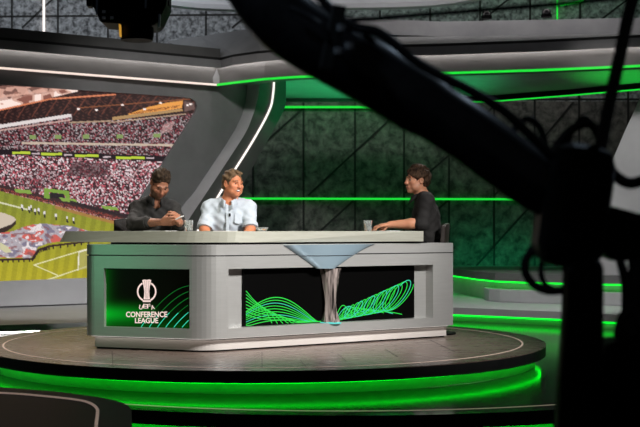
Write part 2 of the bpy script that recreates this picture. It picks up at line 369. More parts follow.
    fl = poly([(-70, 236), (0, 233), (14, 231), (22, 227.5), (32, 224.5), (44, 223.5), (58, 225), (72, 226), (92, 232), (96, 239), (62, 241), (47, 243.5), (38, 247), (33, 256), (30, 258), (0, 257.5), (-70, 256)])
    fill(fl, (176, 168, 176)); m2 = vnoise(7, 4)
    m3 = vnoise(4, 2.2); fill(fl & (m2 > .58), (208, 98, 88)); fill(fl & (m2 < .34), (128, 122, 142)); fill(fl & (m3 > .72), (230, 220, 222)); fill(fl & (m3 < .25), (134, 84, 86), .7); fill(fl & (rnd > .85), (150, 120, 124), .4)
    fill(poly([(0, 242), (8, 247), (12, 252), (6, 253), (0, 249)]), (206, 200, 160))
    for x0, y0, x1, y1 in ((-70, 259, 0, 259.5), (0, 259.5, 32, 259), (32, 259, 38, 250), (38, 250, 50, 246), (50, 246, 92, 241)):
        fill(seg(x0, y0, x1, y1, 1.0), (62, 40, 36)); 
        for k in range(6):
            xx = x0 + (x1 - x0) * (k + .5) / 6; yy = y0 + (y1 - y0) * (k + .5) / 6; fill(seg(xx, yy, xx, yy + 2.5, .8), (46, 30, 32))
    for q in ((34, 265, 92, 247.5), (34, 265, 57, 275), (47, 280, 100, 262)): fill(seg(*q, .55), (226, 222, 170))
    fill(poly([(79, 252), (92, 249), (92, 268), (78, 270)]), (176, 172, 120), .6); fill(seg(79, 252, 78, 270, .6) | seg(79, 252, 92, 248.5, .6), (236, 230, 214))
    return np.clip(c, 0, 255)
NX, NY = 400, 300
gx = np.linspace(-88, 199, NX); gy = np.linspace(0, 1, NY)
PX = np.repeat(gx[:, None], NY, 1)
top = 84.3 + PX * .0705 - 2; bot = 281.8 - PX * .037 + 1.5
PY = top + (bot - top) * gy[None, :]
colr = paint(PX, PY) / 255
colr = np.where(colr <= .04045, colr / 12.92, ((colr + .055) / 1.055) ** 2.4)
dirs = np.stack([(PX - 320) / F, np.ones_like(PX), -(PY - HZ) / F], -1)
Pn = np.array(W0 - WN * .0); Nn = np.array(WN); o3 = np.array([0, 0, ZC])
tt = ((Pn - o3) @ Nn) / (dirs @ Nn); vv = (o3 + dirs * tt[..., None]).reshape(-1, 3)
idx = np.arange(NX * NY).reshape(NX, NY)
fc = np.stack([idx[:-1, :-1], idx[1:, :-1], idx[1:, 1:], idx[:-1, 1:]], -1)
cx = PX[:-1, :-1]; cy = PY[:-1, :-1]
keep = ~((cx > 199 - (cy - 112) * .63) & (cy > 112)) | (cy < 0)
fc = fc[keep]
def np_mesh(name, vv, fc, mats, col=None, smooth=False):
    me = bpy.data.meshes.new(name); k = fc.shape[1]
    me.vertices.add(len(vv)); me.vertices.foreach_set('co', np.ascontiguousarray(vv, dtype=np.float32).ravel())
    me.loops.add(fc.size); me.loops.foreach_set('vertex_index', fc.ravel().astype(np.int32))
    me.polygons.add(len(fc)); me.polygons.foreach_set('loop_start', np.arange(0, fc.size, k, dtype=np.int32))
    me.polygons.foreach_set('loop_total', np.full(len(fc), k, dtype=np.int32))
    if smooth: me.polygons.foreach_set('use_smooth', np.ones(len(fc), dtype=bool))
    for m in mats: me.materials.append(m)
    me.update(calc_edges=True); me.validate()
    if col is not None:
        a = me.color_attributes.new('Col', 'FLOAT_COLOR', 'POINT')
        a.data.foreach_set('color', np.concatenate([col, np.ones((len(col), 1))], 1).astype(np.float32).ravel())
    o = bpy.data.objects.new(name, me); COL.objects.link(o); return o
sw = thing('video_wall', 'huge video wall showing a packed football stadium and green pitch', 'screen', wl(0, 281, 0))
so = np_mesh('display', vv, fc, [attr_mat('stadium_picture', .4, True, 1.0)], colr.reshape(-1, 3)); put(so, sw)
cab = MB().prism([wl(-90, 76, -.12), wl(198, 97, -.12), wl(198, 108, -.12), wl(92, 278, -.12), wl(-90, 287, -.12)], -WN * .08); put(cab.build('cabinet', M['black']), sw)

# right-hand pale boomerang panel
NR = V((-.5, -.86, 0)).normalized(); PR = at(620, 229, 15.2)
def wr(px, py, d=0): return on_plane(px, py, PR + NR * d, NR)
pts = [(664, 40), (650, 78), (640, 98), (626, 128), (611, 163), (598, 195), (583, 236), (579, 262), (584, 275), (700, 275), (720, 40)]
po = thing('slanted_panel', 'pale grey slanted panel rising behind the camera crane at the stage edge', 'panel', wr(640, 275))
put(MB().prism([wr(*p) for p in pts], -NR * .3).build('face', M['pale'], bevel=.01), po)

# ------------------------------------------------------------------ overhead fascia ring
ZL = 2.73
path = [on_z(px, py, ZL) for px, py in ((-90, 61.2), (0, 68), (217, 84.9), (240, 82), (264, 79.2), (288, 77.5), (312, 76.3), (370, 74.6), (440, 73.4), (540, 70.2), (640, 66), (730, 61.5))]
P2 = [(p.x, p.y) for p in path]
def ring(prof, closed=True, pts=P2):
    rows = []
    for d, z in prof: rows.append([V((x, y, z)) for x, y in off_poly(pts, d)])
    if closed: rows.append(rows[0])
    return MB().rib(rows)
fa = thing('overhead_fascia', 'long grey overhead fascia ring bent to a corner above the screen wall', 'fascia', (-1.2, 16.2, ZL))
put(ring([(0, ZL), (.02, 2.975), (.30, 2.975), (.30, ZL)]).build('cove_face', M['fascia']), fa)
put(ring([(-.13, 2.93), (-.13, 3.03), (.30, 3.03), (.30, 2.977), (.0, 2.977), (-.11, 2.977), (-.11, 2.93)]).build('ledge', M['panel']), fa)
put(ring([(-.025, 2.965), (-.025, 2.976), (-.055, 2.976), (-.055, 2.965)]).build('cove_light', M['led_ws']), fa)
put(ring([(-.10, 3.03), (-.10, 3.065), (.3, 3.065), (.3, 3.03)]).build('shadow_gap', M['seam']), fa)
put(ring([(-.01, ZL - .012), (-.01, ZL + .012), (.01, ZL + .012), (.01, ZL - .012)], pts=P2[:3]).build('light_line', M['led_p']), fa)
put(ring([(-.01, ZL - .014), (-.01, ZL + .014), (.01, ZL + .014), (.01, ZL - .014)], pts=P2[2:]).build('light_line', M['led_g2']), fa)
cr = V((P2[2][0], P2[2][1], 0))
put(MB().prism([cr + V((-.085, -.03, ZL + .012)), cr + V((.065, -.03, ZL + .012)), cr + V((0, -.03, 2.935))], (0, .12, 0)).build('corner_bracket', M['panel']), fa)
put(ring([(-.08, 3.065), (-.08, 3.18), (.02, 3.18), (.02, 3.065)], pts=P2[:3]).build('upper_band', M['panel_dk']), fa)
low = [V((x, y, 3.06)) for x, y in off_poly(P2, -.06)[2:]]
tops = [on_z(px, py, 3.45) for px, py in ((165, 41.5), (200, 36.4), (253, 28), (290, 27), (320, 30), (370, 36), (440, 36.6), (540, 35), (640, 33), (730, 31))]
put(MB().rib([low, tops]).build('sloped_roof', M['panel']), fa)
tp = [on_z(px, py, 3.45) for px, py in ((344, 33), (400, 35), (440, 36.6), (540, 35), (640, 33), (730, 31))]
ub = thing('upper_ring_band', 'pale grey upright band running above the dark sloped fascia roof', 'fascia', tp[2])
put(MB().rib([tp, [p + V((0, 0, .2)) for p in tp], [p + V((0, .15, .2)) for p in tp], [p + V((0, .15, 0)) for p in tp], tp]).build('face', M['panel_lt']), ub)
# soffit and its second ring
back = [on_z(px, py, 2.76) for px, py in ((243, 98.5), (330, 98.5), (400, 98.5), (440, 97.6), (499, 95), (570, 89.3), (640, 83), (730, 74))]
fr = [V((x, y, 2.90)) for x, y in off_poly(P2[3:], .31)]
so_ = MB()
row = lambda d: [[V((*p.xy, p.z + d)) for p in smooth_path(fr, 6)[:43]], [V((*p.xy, p.z + d)) for p in smooth_path(back, 6)]]
so_.rib(row(0) + row(.04)[::-1] + row(0)[:1]); sf = so_.build('soffit', M['panel_lt']); tag(sf, 'pale soffit panel glowing green under the overhead fascia', 'soffit')
b2 = [(p.x, p.y) for p in back]
sr = thing('rear_soffit_ring', 'dark rear ring edging the soffit above the dark stone wall', 'fascia', back[3])
put(ring([(-.03, 2.715), (-.03, 2.755), (.03, 2.755), (.03, 2.715)], pts=b2[:4]).build('edge_strip', M['fascia']), sr)
put(ring([(-.03, 2.68), (-.03, 2.755), (.06, 2.755), (.06, 2.68)], pts=b2[3:]).build('edge_band', M['black']), sr)
put(ring([(-.045, 2.665), (-.045, 2.682), (-.02, 2.682), (-.02, 2.665)], pts=b2[3:]).build('light_line', M['led_g2']), sr)
# dome camera on the fascia, pale ceiling ring
for px, py, lab in ((487, 19, 'small black dome camera on top of the pale ring band'), (547, 17.5, 'second small black dome camera farther along the pale ring band')):
    b = on_z(px, py, 3.64); t = thing('dome_camera', lab, 'camera', (b.x, b.y + .05, 3.65))
    put(MB().lathe([(0, 3.65), (.07, 3.65), (.07, 3.69), (0, 3.69)], (b.x, b.y + .05, 0)).build('mount', M['black']), t)
    put(MB().lathe([(.06, 3.69), (.058, 3.73), (.04, 3.755), (.0, 3.765)], (b.x, b.y + .05, 0)).build('dome', M['blackpl'], smooth=True), t)
rp = smooth_path([at(px, py, 18.4) for px, py in ((130, -6), (180, 2.5), (222, 5.5), (270, 6), (333, 4.5), (400, 3.5), (450, 0), (490, -8))], 6)
cr_ = thing('ceiling_ring', 'pale curved ceiling ring seen at the top edge above the fascia', 'ceiling ring', rp[8])
put(MB().tube(rp, .085, 8).build('band', M['pale'], smooth=True), cr_)
for k in (12, 28, 40): put(MB().tube([rp[k], V((rp[k].x, rp[k].y, 5.4))], .012, 6).build('hanger', M['black']), cr_)

# ------------------------------------------------------------------ stages
PC = (-.445, 10.34)
def disc(c, r, z0, z1, n=128): return MB().prism([(x, y, z0) for x, y in arc(c, r, 0, 360, n)[:-1]], (0, 0, z1 - z0))
def annulus(c, r0, r1, z0, z1, a0=0, a1=360, n=128, mb=None):
    A = arc(c, r0, a0, a1, n); B = arc(c, r1, a0, a1, n)
    rows = [[V((x, y, z)) for x, y in pts] for pts, z in ((A, z0), (B, z0), (B, z1), (A, z1), (A, z0))]
    return (mb or MB()).rib(rows)
st = thing('round_stage', 'round glossy brown stage deck under the presenters desk with green glow below', 'stage', (*PC, -.158))
put(disc(PC, 2.24, -.006, 0).build('deck', M['deck']), st)

for a, b in (((112, 351), (113, 366.5)), ((338, 354), (346, 361)), ((385, 349), (398, 357)), ((262, 352), (262, 367)), ((430, 340), (455, 352)), ((300, 360), (306, 366.5))):
    p = on_z(*a, .0008); q = on_z(*b, .0008); put(MB().tube([p, q], .002, 4).build('joint', M['seam']), st)
put(annulus(PC, 2.0, 2.24, -.08, -.006).build('rim', M['rim']), st)
put(annulus(PC, 2.052, 2.066, -.002, .0015).build('inlay_line', M['inlay']), st)
put(annulus(PC, 2.0, 2.155, -.158, -.08).build('toe_wall', M['toe']), st)
put(annulus(PC, 2.188, 2.203, -.086, -.081).build('light_strip', M['led_gs']), st)

LC = (.145, 10.55)
def stage_poly(r, z0, z1): 
    a = arc(LC, r, 180, 360, 96)
    return MB().prism([(x, y, z0) for x, y in a] + [(LC[0] + r + 2, 20.5, z0), (LC[0] - r - 2, 20.5, z0)], (0, 0, z1 - z0))
ls = thing('lower_stage', 'wide dark glossy lower stage floor with a pale inlaid line along its front', 'stage', (*LC, -.45))
put(stage_poly(3.31, -.164, -.158).build('deck', M['deck_dk']), ls)
put(annulus(LC, 3.1, 3.31, -.24, -.164, 180, 360, 96).build('rim', M['rim']), ls)
put(annulus(LC, 3.123, 3.137, -.160, -.1565, 180, 360, 96).build('inlay_line', M['inlay']), ls)
put(annulus(LC, 3.1, 3.22, -.45, -.24, 180, 360, 96).build('toe_wall', M['toe']), ls)
put(annulus(LC, 3.25, 3.27, -.247, -.241, 180, 360, 96).build('light_strip', M['led_gs']), ls)

# front-corner deck
fo = [on_z(*p, 0) for p in ((-120, 382), (0, 387), (54.7, 391.4), (98.5, 397), (114, 400), (123, 403), (129, 406.5), (131.5, 411), (132, 430), (132, 470), (-120, 470))]
fd = thing('corner_deck', 'dark stage deck corner with pale inlaid line at the lower edge of the view', 'stage', (-1.5, 6.2, -.45))
put(MB().prism([V((p.x, p.y, -.006)) for p in fo], (0, 0, .006)).build('deck', M['deck_matt']), fd)
put(MB().prism([V((p.x, p.y, -.08)) for p in fo], (0, 0, .074)).build('rim', M['rim']), fd)
put(MB().prism([V((p.x * .95 - .1, p.y * .97, -.45)) for p in fo], (0, 0, .37)).build('base', M['rim']), fd)
il = smooth_path([on_z(*p, .001) for p in ((-120, 388), (0, 393.2), (44, 396.5), (77, 400.2), (90, 403.5), (96.5, 408), (97.5, 413), (96, 427), (94, 470))], 5)
put(MB().tube(il, .008, 6, flat=1).build('inlay_line', M['inlay']), fd)

# left rear step, right tiers
def tier(name, label, front, backpts, z1, th, zb, inset, led, m, toe=.15):
    t = thing(name, label, 'stage', (front[len(front) // 2].x, front[len(front) // 2].y + .3, zb))
    f2 = [(p.x, p.y) for p in front]; 
    put(MB().prism([V((x, y, z1 - th)) for x, y in f2] + [V((*b, z1 - th)) for b in backpts], (0, 0, th)).build('deck', m), t)
    g = off_poly(f2, toe); h = off_poly(f2, toe + .1)
    put(MB().prism([V((x, y, zb)) for x, y in g] + [V((x, y, zb)) for x, y in reversed(h)], (0, 0, z1 - th - zb)).build('toe_wall', M['toe']), t)
    a = off_poly(f2, inset); b = off_poly(f2, inset + .025)
    put(MB().prism([V((x, y, z1 - th - .018)) for x, y in a] + [V((x, y, z1 - th - .018)) for x, y in reversed(b)], (0, 0, .017)).build('light_strip', led), t)
    return t
sf_ = [on_z(*p, 0) for p in ((-100, 328.5), (0, 325.2), (85, 322.5), (150, 319), (215, 313.5))]
tier('rear_step', 'long low grey step in front of the stadium screen plinth', sf_, [(-.4, 16.2), (-1.6, 16.4), (-5.8, 13.2)], 0, .065, -.158, .10, M['led_ws'], M['panel_lt'], .3)
t2 = [on_z(*p, 0) for p in ((262, 304), (360, 305.2), (454, 307.5), (500, 309.3), (565, 312), (640, 316), (740, 322))]
tier('side_tier', 'lower grey curved tier with green light under its edge beside the desk', t2, [(6.5, 18.9), (-.6, 18.9)], 0, .08, -.158, .035, M['led_t'], M['pale'], .075)
t1 = [on_z(*p, .25) for p in ((380, 270.5), (430, 273), (454, 275.8), (476, 279), (495, 281), (520, 282), (575, 283.5), (640, 284.8), (740, 286.5))]
tier('upper_tier', 'upper dark curved tier with bright green edge light below the stone wall', t1, [(6.5, 18.95), (.9, 18.95)], .352, .10, .0, .03, M['led_t'], M['panel'], .10)
bp = [on_z(*p, 0) for p in ((489, 298.5), (484.5, 299), (484, 299.8), (489, 301.2), (500, 302), (520, 302.8), (565, 304), (660, 307), (665, 304.5), (560, 301.5), (520, 300.6))]
pb = thing('pale_kerb', 'pale grey low kerb with rounded end between the two green-lit tiers', 'kerb', bp[5])
put(MB().prism(bp, (0, 0, .155)).build('block', M['pale'], bevel=.01), pb)

# ------------------------------------------------------------------ presenter desk
Cc = V((-1.785, 9.6)); Ac = V((-.82, 9.24)); Bc = V((1.104, 10.6))
def fillet(p, a, b, tl, n=8):
    d0 = (p - a).normalized(); d1 = (b - a).normalized(); out = []
    s = a + d0 * tl; e = a + d1 * tl
    for i in range(n + 1):
        t = i / n; out.append(s * (1 - t) ** 2 + a * 2 * t * (1 - t) + e * t * t)
    return out
dAB = (Bc - Ac).normalized(); dCA = (Ac - Cc).normalized()
nAB = V((-dAB.y, dAB.x)); nCA = V((-dCA.y, dCA.x))         # pointing to the back
line = [Cc + nCA * .34 + dCA * .03] + fillet(Cc + nCA * .34, Cc, Ac, .10) + fillet(Cc, Ac, Bc, .16) + [Bc]
seglen = [0]
for i in range(1, len(line)): seglen.append(seglen[-1] + (line[i] - line[i - 1]).length)
def S(s, d=0):
    s = min(max(s, 0), seglen[-1] - 1e-6)
    i = max(k for k in range(len(line) - 1) if seglen[k] <= s)
    t = (line[i + 1] - line[i]).normalized(); p = line[i] + t * (s - seglen[i]); return p
def nrm(s):
    a = S(s - .02); b = S(s + .02); t = (b - a).normalized(); return V((-t.y, t.x))
def s_at(px, s0=.3):
    best = None
    for k in range(4000):
        s = s0 + (seglen[-1] - s0) * k / 3999; p = S(s); q = abs(320 + F * p.x / p.y - px)
        if best is None or q < best[0]: best = (q, s)
    return best[1]
def sweep(mb, s0, s1, d0, d1, z0, z1, mi=0):
    ss = sorted({s0, s1} | {x for x in seglen if s0 < x < s1})
    row = lambda d, z: [V((*(S(s) + nrm(s) * d), z)) for s in ss]
    rows = [row(d0, z0), row(d0, z1), row(d1, z1), row(d1, z0)]; rows.append(rows[0])
    mb.rib(rows, mi); n = len(ss); b = len(mb.v) - 5 * n
    mb.f += [(b, b + n, b + 2 * n, b + 3 * n), tuple(b + k * n + n - 1 for k in (3, 2, 1, 0))]; mb.m += [mi, mi]; return mb
s_l0, s_l1, s_f0, s_f1 = s_at(104), s_at(189.5), s_at(228.5), s_at(433)
s_c0, s_c1 = s_at(248), s_at(420.5); SE = seglen[-1]; TH = .20
desk = thing('presenter_desk', 'grey metal presenter desk with lit screens in its front, on the round stage', 'desk', (-.3, 10.0, 0))
sh = MB()
sweep(sh, 0, SE, 0, TH, .708, .785); sweep(sh, 0, SE, .012, TH, .700, .708, 1); sweep(sh, 0, SE, 0, TH, .607, .700)
sweep(sh, 0, SE, 0, TH, .10, .172)
for a, b in ((0, s_l0), (s_l1, s_f0), (s_f1, SE)): sweep(sh, a, b, 0, TH, .172, .607)
sweep(sh, s_l0, s_l1, .05, TH, .172, .607, 1); sweep(sh, s_f0, s_c0, .09, TH, .172, .607); sweep(sh, s_c1, s_f1, .09, TH, .172, .607); sweep(sh, s_c0, s_c1, .10, TH, .172, .607, 1)
put(sh.build('shell', [M['metal'], M['seam']]), desk)
put(sweep(MB(), .09, SE - .02, .06, TH - .02, .012, .085).build('plinth', M['plinth'], bevel=.006), desk)
put(sweep(MB(), .05, SE - .03, .030, .05, .0955, .0995).build('light_strip', M['led_w']), desk)
put(sweep(MB(), .12, SE - .03, .075, TH - .04, 0, .012).build('foot', M['black']), desk)
# tabletop
F0 = V((-2.045, 9.93)); F1 = V((-.80, 9.29)); F2 = V((.84, 10.37))
top_pts = fillet(V((-1.95, 10.7)), F0, F1, .09, 6) + fillet(F0, F1, F2, .35, 10) + [F2, V((.62, 11.12)), V((-.55, 10.16)), V((-1.85, 10.78))]
def inset_front(p):
    c = V((-.6, 10.6)); return p + (V((c.x, c.y)) - p).normalized() * .045
nt_ = len(top_pts) - 4; lo_ = [V((p.x, p.y, .80)) for p in top_pts]; hi_ = [V((*(inset_front(p) if i < nt_ else p), .883)) for i, p in enumerate(top_pts)]
tm = MB(); n_t = len(lo_); tri = tessellate_polygon([lo_]); tm.add(lo_ + hi_, [tuple(t) for t in tri] + [tuple(i + n_t for i in t) for t in tri] + [(i, i + n_t, (i + 1) % n_t + n_t, (i + 1) % n_t) for i in range(n_t)])
top_o = tm.build('tabletop', M['slab']); put(top_o, desk)
s_r0 = s_at(109)
put(sweep(MB(), s_r0, SE - .26, .03, TH - .02, .784, .801).build('riser', M['black']), desk)
def facet(px, py, d, which):
    P, n, a = (Cc, nCA, Ac) if which == 'L' else (Ac, nAB, Bc)
    return on_plane(px, py, V((*P, 0)) + V((*n, 0)) * d, V((*n, 0)))
# side screen with emblem
ss_ = sweep(MB(), s_l0 + .004, s_l1 - .004, .035, .05, .176, .603).build('side_screen', M['screen_bk']); put(ss_, desk)
gm = mat('side_screen_picture', (.002, .002, .002), .3, spec=.1); nt = gm.node_tree; bs = nt.nodes['Principled BSDF']
tc = nt.nodes.new('ShaderNodeTexCoord'); sep = nt.nodes.new('ShaderNodeSeparateXYZ'); nt.links.new(tc.outputs['UV'], sep.inputs[0])
def math_n(nt, op, a, b):
    n = nt.nodes.new('ShaderNodeMath'); n.operation = op
    for i, v in enumerate((a, b)):
        if isinstance(v, (int, float)): n.inputs[i].default_value = v
        else: nt.links.new(v, n.inputs[i])
    return n.outputs[0]
x_, y_ = sep.outputs[0], sep.outputs[1]
hump = math_n(nt, 'POWER', 2.718, math_n(nt, 'MULTIPLY', math_n(nt, 'POWER', math_n(nt, 'DIVIDE', math_n(nt, 'SUBTRACT', y_, math_n(nt, 'MULTIPLY_ADD', x_, -.16)), .12), 2), -1))
nt.nodes[-1].inputs[0]
yy = math_n(nt, 'SUBTRACT', y_, .23); yy = math_n(nt, 'DIVIDE', yy, .13); g1 = math_n(nt, 'POWER', 2.718, math_n(nt, 'MULTIPLY', math_n(nt, 'MULTIPLY', yy, yy), -1))
fx = math_n(nt, 'MAXIMUM', math_n(nt, 'SUBTRACT', 1, math_n(nt, 'MULTIPLY', x_, 1.5)), 0)
xe = math_n(nt, 'POWER', 2.718, math_n(nt, 'MULTIPLY', x_, -22)); g2 = math_n(nt, 'MULTIPLY', xe, .11)
yl = math_n(nt, 'POWER', 2.718, math_n(nt, 'MULTIPLY', y_, -7))
g = math_n(nt, 'ADD', math_n(nt, 'ADD', math_n(nt, 'MULTIPLY', math_n(nt, 'MULTIPLY', g1, fx), .34), g2), math_n(nt, 'MULTIPLY', yl, .05))
cmb = nt.nodes.new('ShaderNodeCombineColor'); nt.links.new(g, cmb.inputs[1]); nt.links.new(math_n(nt, 'MULTIPLY', g, .04), cmb.inputs[2]); cmb.inputs[0].default_value = .001
nt.links.new(cmb.outputs[0], bs.inputs['Emission Color']); bs.inputs['Emission Strength'].default_value = 1.0
q = [facet(104.6, 327, .033, 'L'), facet(189.2, 328, .033, 'L'), facet(189.2, 269.5, .033, 'L'), facet(104.6, 269.5, .033, 'L')]
me = bpy.data.meshes.new('picture'); me.from_pydata([tuple(p) for p in q], [], [(0, 1, 2, 3)]); uv = me.uv_layers.new(name='UV')
for i, c in enumerate(((0, 0), (1, 0), (1, 1), (0, 1))): uv.data[i].uv = c
me.materials.append(gm); pic = bpy.data.objects.new('picture', me); COL.objects.link(pic); put(pic, ss_)
em_w = mat('pale_pink_graphic', (.1, .1, .1), .5, emit=lin((242, 214, 205)), es=1.0)
def curve_mat(name, c0, c1, s=1.0):
    return mat(name, (.01, .02, .01), .5, emit=c0, es=s)
em_g = mat('green_light_graphic', (.0, .02, .0), .5, emit=lin((34, 225, 70)), es=1.0)
em_d = mat('dim_green_graphic', (.0, .02, .0), .5, emit=lin((14, 120, 44)), es=.8)
em_c = mat('cyan_light_graphic', (.0, .02, .02), .5, emit=lin((60, 222, 178)), es=.9)
n3 = {'L': V((*nCA, 0)), 'R': V((*nAB, 0))}; t3 = {'L': V((*dCA, 0)), 'R': V((*dAB, 0))}
def ribbon(mb, pts, wpx, d, which, mi=0):
    P = [facet(x, y, d, which) for x, y in pts]; wd = wpx * 9.5 / F / 2; rows = []
    ws = wd if isinstance(wd, list) else [wd] * len(P)
    for i, p in enumerate(P):
        t = (P[min(i + 1, len(P) - 1)] - P[max(i - 1, 0)]).normalized(); s = t.cross(n3[which]).normalized() * wd
        rows.append([p - s, p + s])
    return mb.rib(rows, mi)
def poly_px(mb, pts, d, which, mi=0, th=.0015): return mb.prism([facet(x, y, d, which) for x, y in pts], -n3[which] * th, mi)
wv = MB()
for k in range(7):
    x0 = 141 + k * 8.2; pts = []
    for i in range(25):
        t = i / 24; x = x0 + t * (189.0 - x0 + k * 5); y = 327.5 - (42 - k * 2.2) * math.sin(min(t, 1) * 1.45) ** .9 * (1 - .06 * k)
        if x <= 189: pts.append((x, y))
    if len(pts) > 2:
        ribbon(wv, pts, .55 + .1 * (k % 3), .031, 'L', 0 if k not in (4, 5) else 1)
        ribbon(wv, [p for p in pts if p[1] > 312][:9] if len([p for p in pts if p[1] > 312][:9]) > 1 else pts[:3], .8, .0308, 'L', 1)
put(wv.build('light_wave_lines', [em_d, em_c]), ss_)
eb = MB()
def ringarc(mb, cx, cy, r, a0, a1, w): ribbon(mb, [(cx + r * math.cos(R(a)), cy - r * 1.04 * math.sin(R(a))) for a in np.linspace(a0, a1, 22)], w, .029, 'L')
ringarc(eb, 146.7, 291.6, 9.0, 118, 245, 1.7); ringarc(eb, 146.7, 291.6, 9.0, -65, 62, 1.7)
cup = [(142.3, 280.2), (144.2, 279.5), (146.7, 279.9), (149.2, 279.4), (151.3, 280.2), (149.9, 286), (149.2, 291), (149.4, 296), (150, 299.4), (143.6, 299.4), (144.2, 296), (144.4, 291), (143.6, 286)]
poly_px(eb, cup, .029, 'L'); poly_px(eb, [(143, 300.2), (150.6, 300.2), (150.9, 302), (142.7, 302)], .029, 'L')
cut = MB()
for a, b in (((144.6, 280.5), (145.9, 298.5)), ((146.8, 280.5), (146.9, 298.5)), ((149, 280.5), (147.9, 298.5))): ribbon(cut, [a, b], .3, .0265, 'L')
emb = eb.build('emblem', em_w); put(emb, ss_); put(cut.build('emblem_line', M['screen_bk']), ss_)
def text_px(txt, x0, x1, yb, yt, which, d, m, parent, name='lettering', rot=0, off=.02):
    cu = bpy.data.curves.new('t', 'FONT'); cu.body = txt; cu.offset = off; cu.extrude = .001; cu.resolution_u = 3
    to = bpy.data.objects.new('t', cu); COL.objects.link(to); bpy.context.view_layer.update()
    me = bpy.data.meshes.new_from_object(to.evaluated_get(bpy.context.evaluated_depsgraph_get())); bpy.data.objects.remove(to); bpy.data.curves.remove(cu)
    co = np.array([v.co[:] for v in me.vertices]); mn = co.min(0); mx = co.max(0)
    o0 = facet(x0, yb, d, which); ex = facet(x1, yb, d, which) - o0; ey = facet(x0, yt, d, which) - o0
    for v in me.vertices:
        u = (v.co.x - mn[0]) / (mx[0] - mn[0]); h = (v.co.y - mn[1]) / (mx[1] - mn[1])
        if rot: 
            c = o0 + ex / 2 + ey / 2; q = ex * (u - .5) + ey * (h - .5); v.co = c + Matrix.Rotation(R(rot), 3, n3[which]) @ q - n3[which] * (v.co.z)
        else: v.co = o0 + ex * u + ey * h - n3[which] * (v.co.z)
    me.materials.clear(); me.materials.append(m); me.update(); o = bpy.data.objects.new(name, me); COL.objects.link(o); put(o, parent)
    return o
text_px('CONFERENCE', 126, 167.2, 317.2, 311.6, 'L', .029, em_w, ss_)
text_px('LEAGUE', 135.0, 158.2, 323.2, 317.9, 'L', .029, em_w, ss_)
for ch, xc, yc, rt in (('U', 140.9, 307.3, 15), ('E', 144.9, 306.2, 5), ('F', 148.7, 306.2, -5), ('A', 152.6, 307.3, -15)):
    text_px(ch, xc - 1.75, xc + 1.75, yc + 2.2, yc - 2.2, 'L', .029, em_w, ss_, rot=rt, off=.012)
# front screen with light waves
fs = sweep(MB(), s_c0 + .003, s_c1 - .003, .075, .10, .176, .603).build('front_screen', M['screen_bk']); put(fs, desk)
wv = MB(); DF = .0725
def bottom_y(x): return 327.0 - (x - 242) * .0555
def clampw(pts, x0=245.2, x1=413.4, y0=277): return [(min(max(x, x0), x1), min(max(y, y0), bottom_y(x) - 1.2)) for x, y in pts]
for k in range(9):                                    # nested humps running down to the trophy foot
    pts = []
    for i in range(41):
        t = i / 40; x = 246 + t * (322 - 246)
        y = 322.5 - (24.5 - 2.6 * k) * math.sin(math.pi * min(1, (t * .92 + .12 + .012 * k))) ** 1.15 + (1 - t) ** 3 * (k * 1.2 - 3)
        pts.append((x, y))
    ribbon(wv, clampw(pts), .95 if k == 0 else .75, DF - .0002 * (k % 4), 'R', 0 if k % 4 != 2 else 1)
for k in range(8):                                    # lines falling from the left edge across them
    pts = []
    for i in range(21):
        t = i / 20; pts.append((246 + t * (26 + 5.5 * k), 291 + 3.4 * k + t ** 1.35 * (33 - 3 * k) + 2.5 * math.sin(t * 6)))
    ribbon(wv, clampw(pts), .8, DF - .0006 - .0001 * k, 'R', 0)
for k in range(7):                                    # low arcs leaving the trophy foot to the right
    pts = []
    for i in range(31):
        t = i / 30; x = 334 + t * (348 + 9 * k - 334)
        pts.append((x, 321.5 - (19.5 - 1.2 * k) * math.sin(t * 2.2) ** 1.2 * (1 - .25 * t)))
    ribbon(wv, clampw(pts), .8, DF - .0002 * (k % 4), 'R', 0 if k % 4 != 1 else 1)
for ph, mi, n_l in ((0, 0, 5.5), (2.6, 0, 5.5), (4.4, 1, 5.5)):    # coil of light widening to the raised right tip
    pts = []
    for i in range(260):
        u = i / 259; cx = 343 + 59 * u; cy = 314 - 19.5 * u; r = 7 + 11 * u; q = R(54); a = 2 * math.pi * n_l * u + ph
        pts.append((cx + r * math.cos(a) * math.cos(q) - .38 * r * math.sin(a) * math.sin(q), cy - r * math.cos(a) * math.sin(q) - .38 * r * math.sin(a) * math.cos(q)))
    ribbon(wv, clampw(pts), .9, DF - .0008 - .0002 * mi - ph * .0001, 'R', mi)
put(wv.build('light_wave_lines', [em_g, em_c]), fs)
# metal bowl on the fascia and the twisted stem below it
M['bowl'] = noisy(mat('blue_grey_polished_metal', rough=.26, metal=.35), (.33, .46, .56), (.38, .51, .60), 2, 2)
M['stem'] = noisy(mat('painted_streak_metal', rough=.2, metal=.3), (.03, .026, .025), (.62, .52, .49), 26, 3, (1, 1, .06), lo=.42, hi=.62)  # pale reflection streaks of the stem painted into its colour
bx = MB(); rows = []
for i in range(13):
    t = i / 12; yl_ = 244.6 + (268.6 - 244.6) * t; hl = (283 + (316 - 283) * t ** .96); hr = (375 - (375 - 334) * t ** .8)
    row = []
    for k in range(17):
        a = math.pi * k / 16; x = (hl + hr) / 2 - (hr - hl) / 2 * math.cos(a); dep = -.06 * math.sin(a) * (1 - .5 * t) - .002
        p = facet(x, yl_ - (x - 325) * .012 * (1 - t), 0, 'R'); row.append(p + n3['R'] * dep)
    rows.append(row)
bx.rib(rows); bx.f.append(tuple(range(17))); bx.m.append(0); bx.f.append(tuple(12 * 17 + k for k in range(17))); bx.m.append(0)
bo = bx.build('bowl', M['bowl'], smooth=True); put(bo, desk)
gl = MB(); t_ = (256.0 - 244.6) / 24; hl = 283 + 33 * t_ ** .96; hr = 375 - 41 * t_ ** .8; pp = []
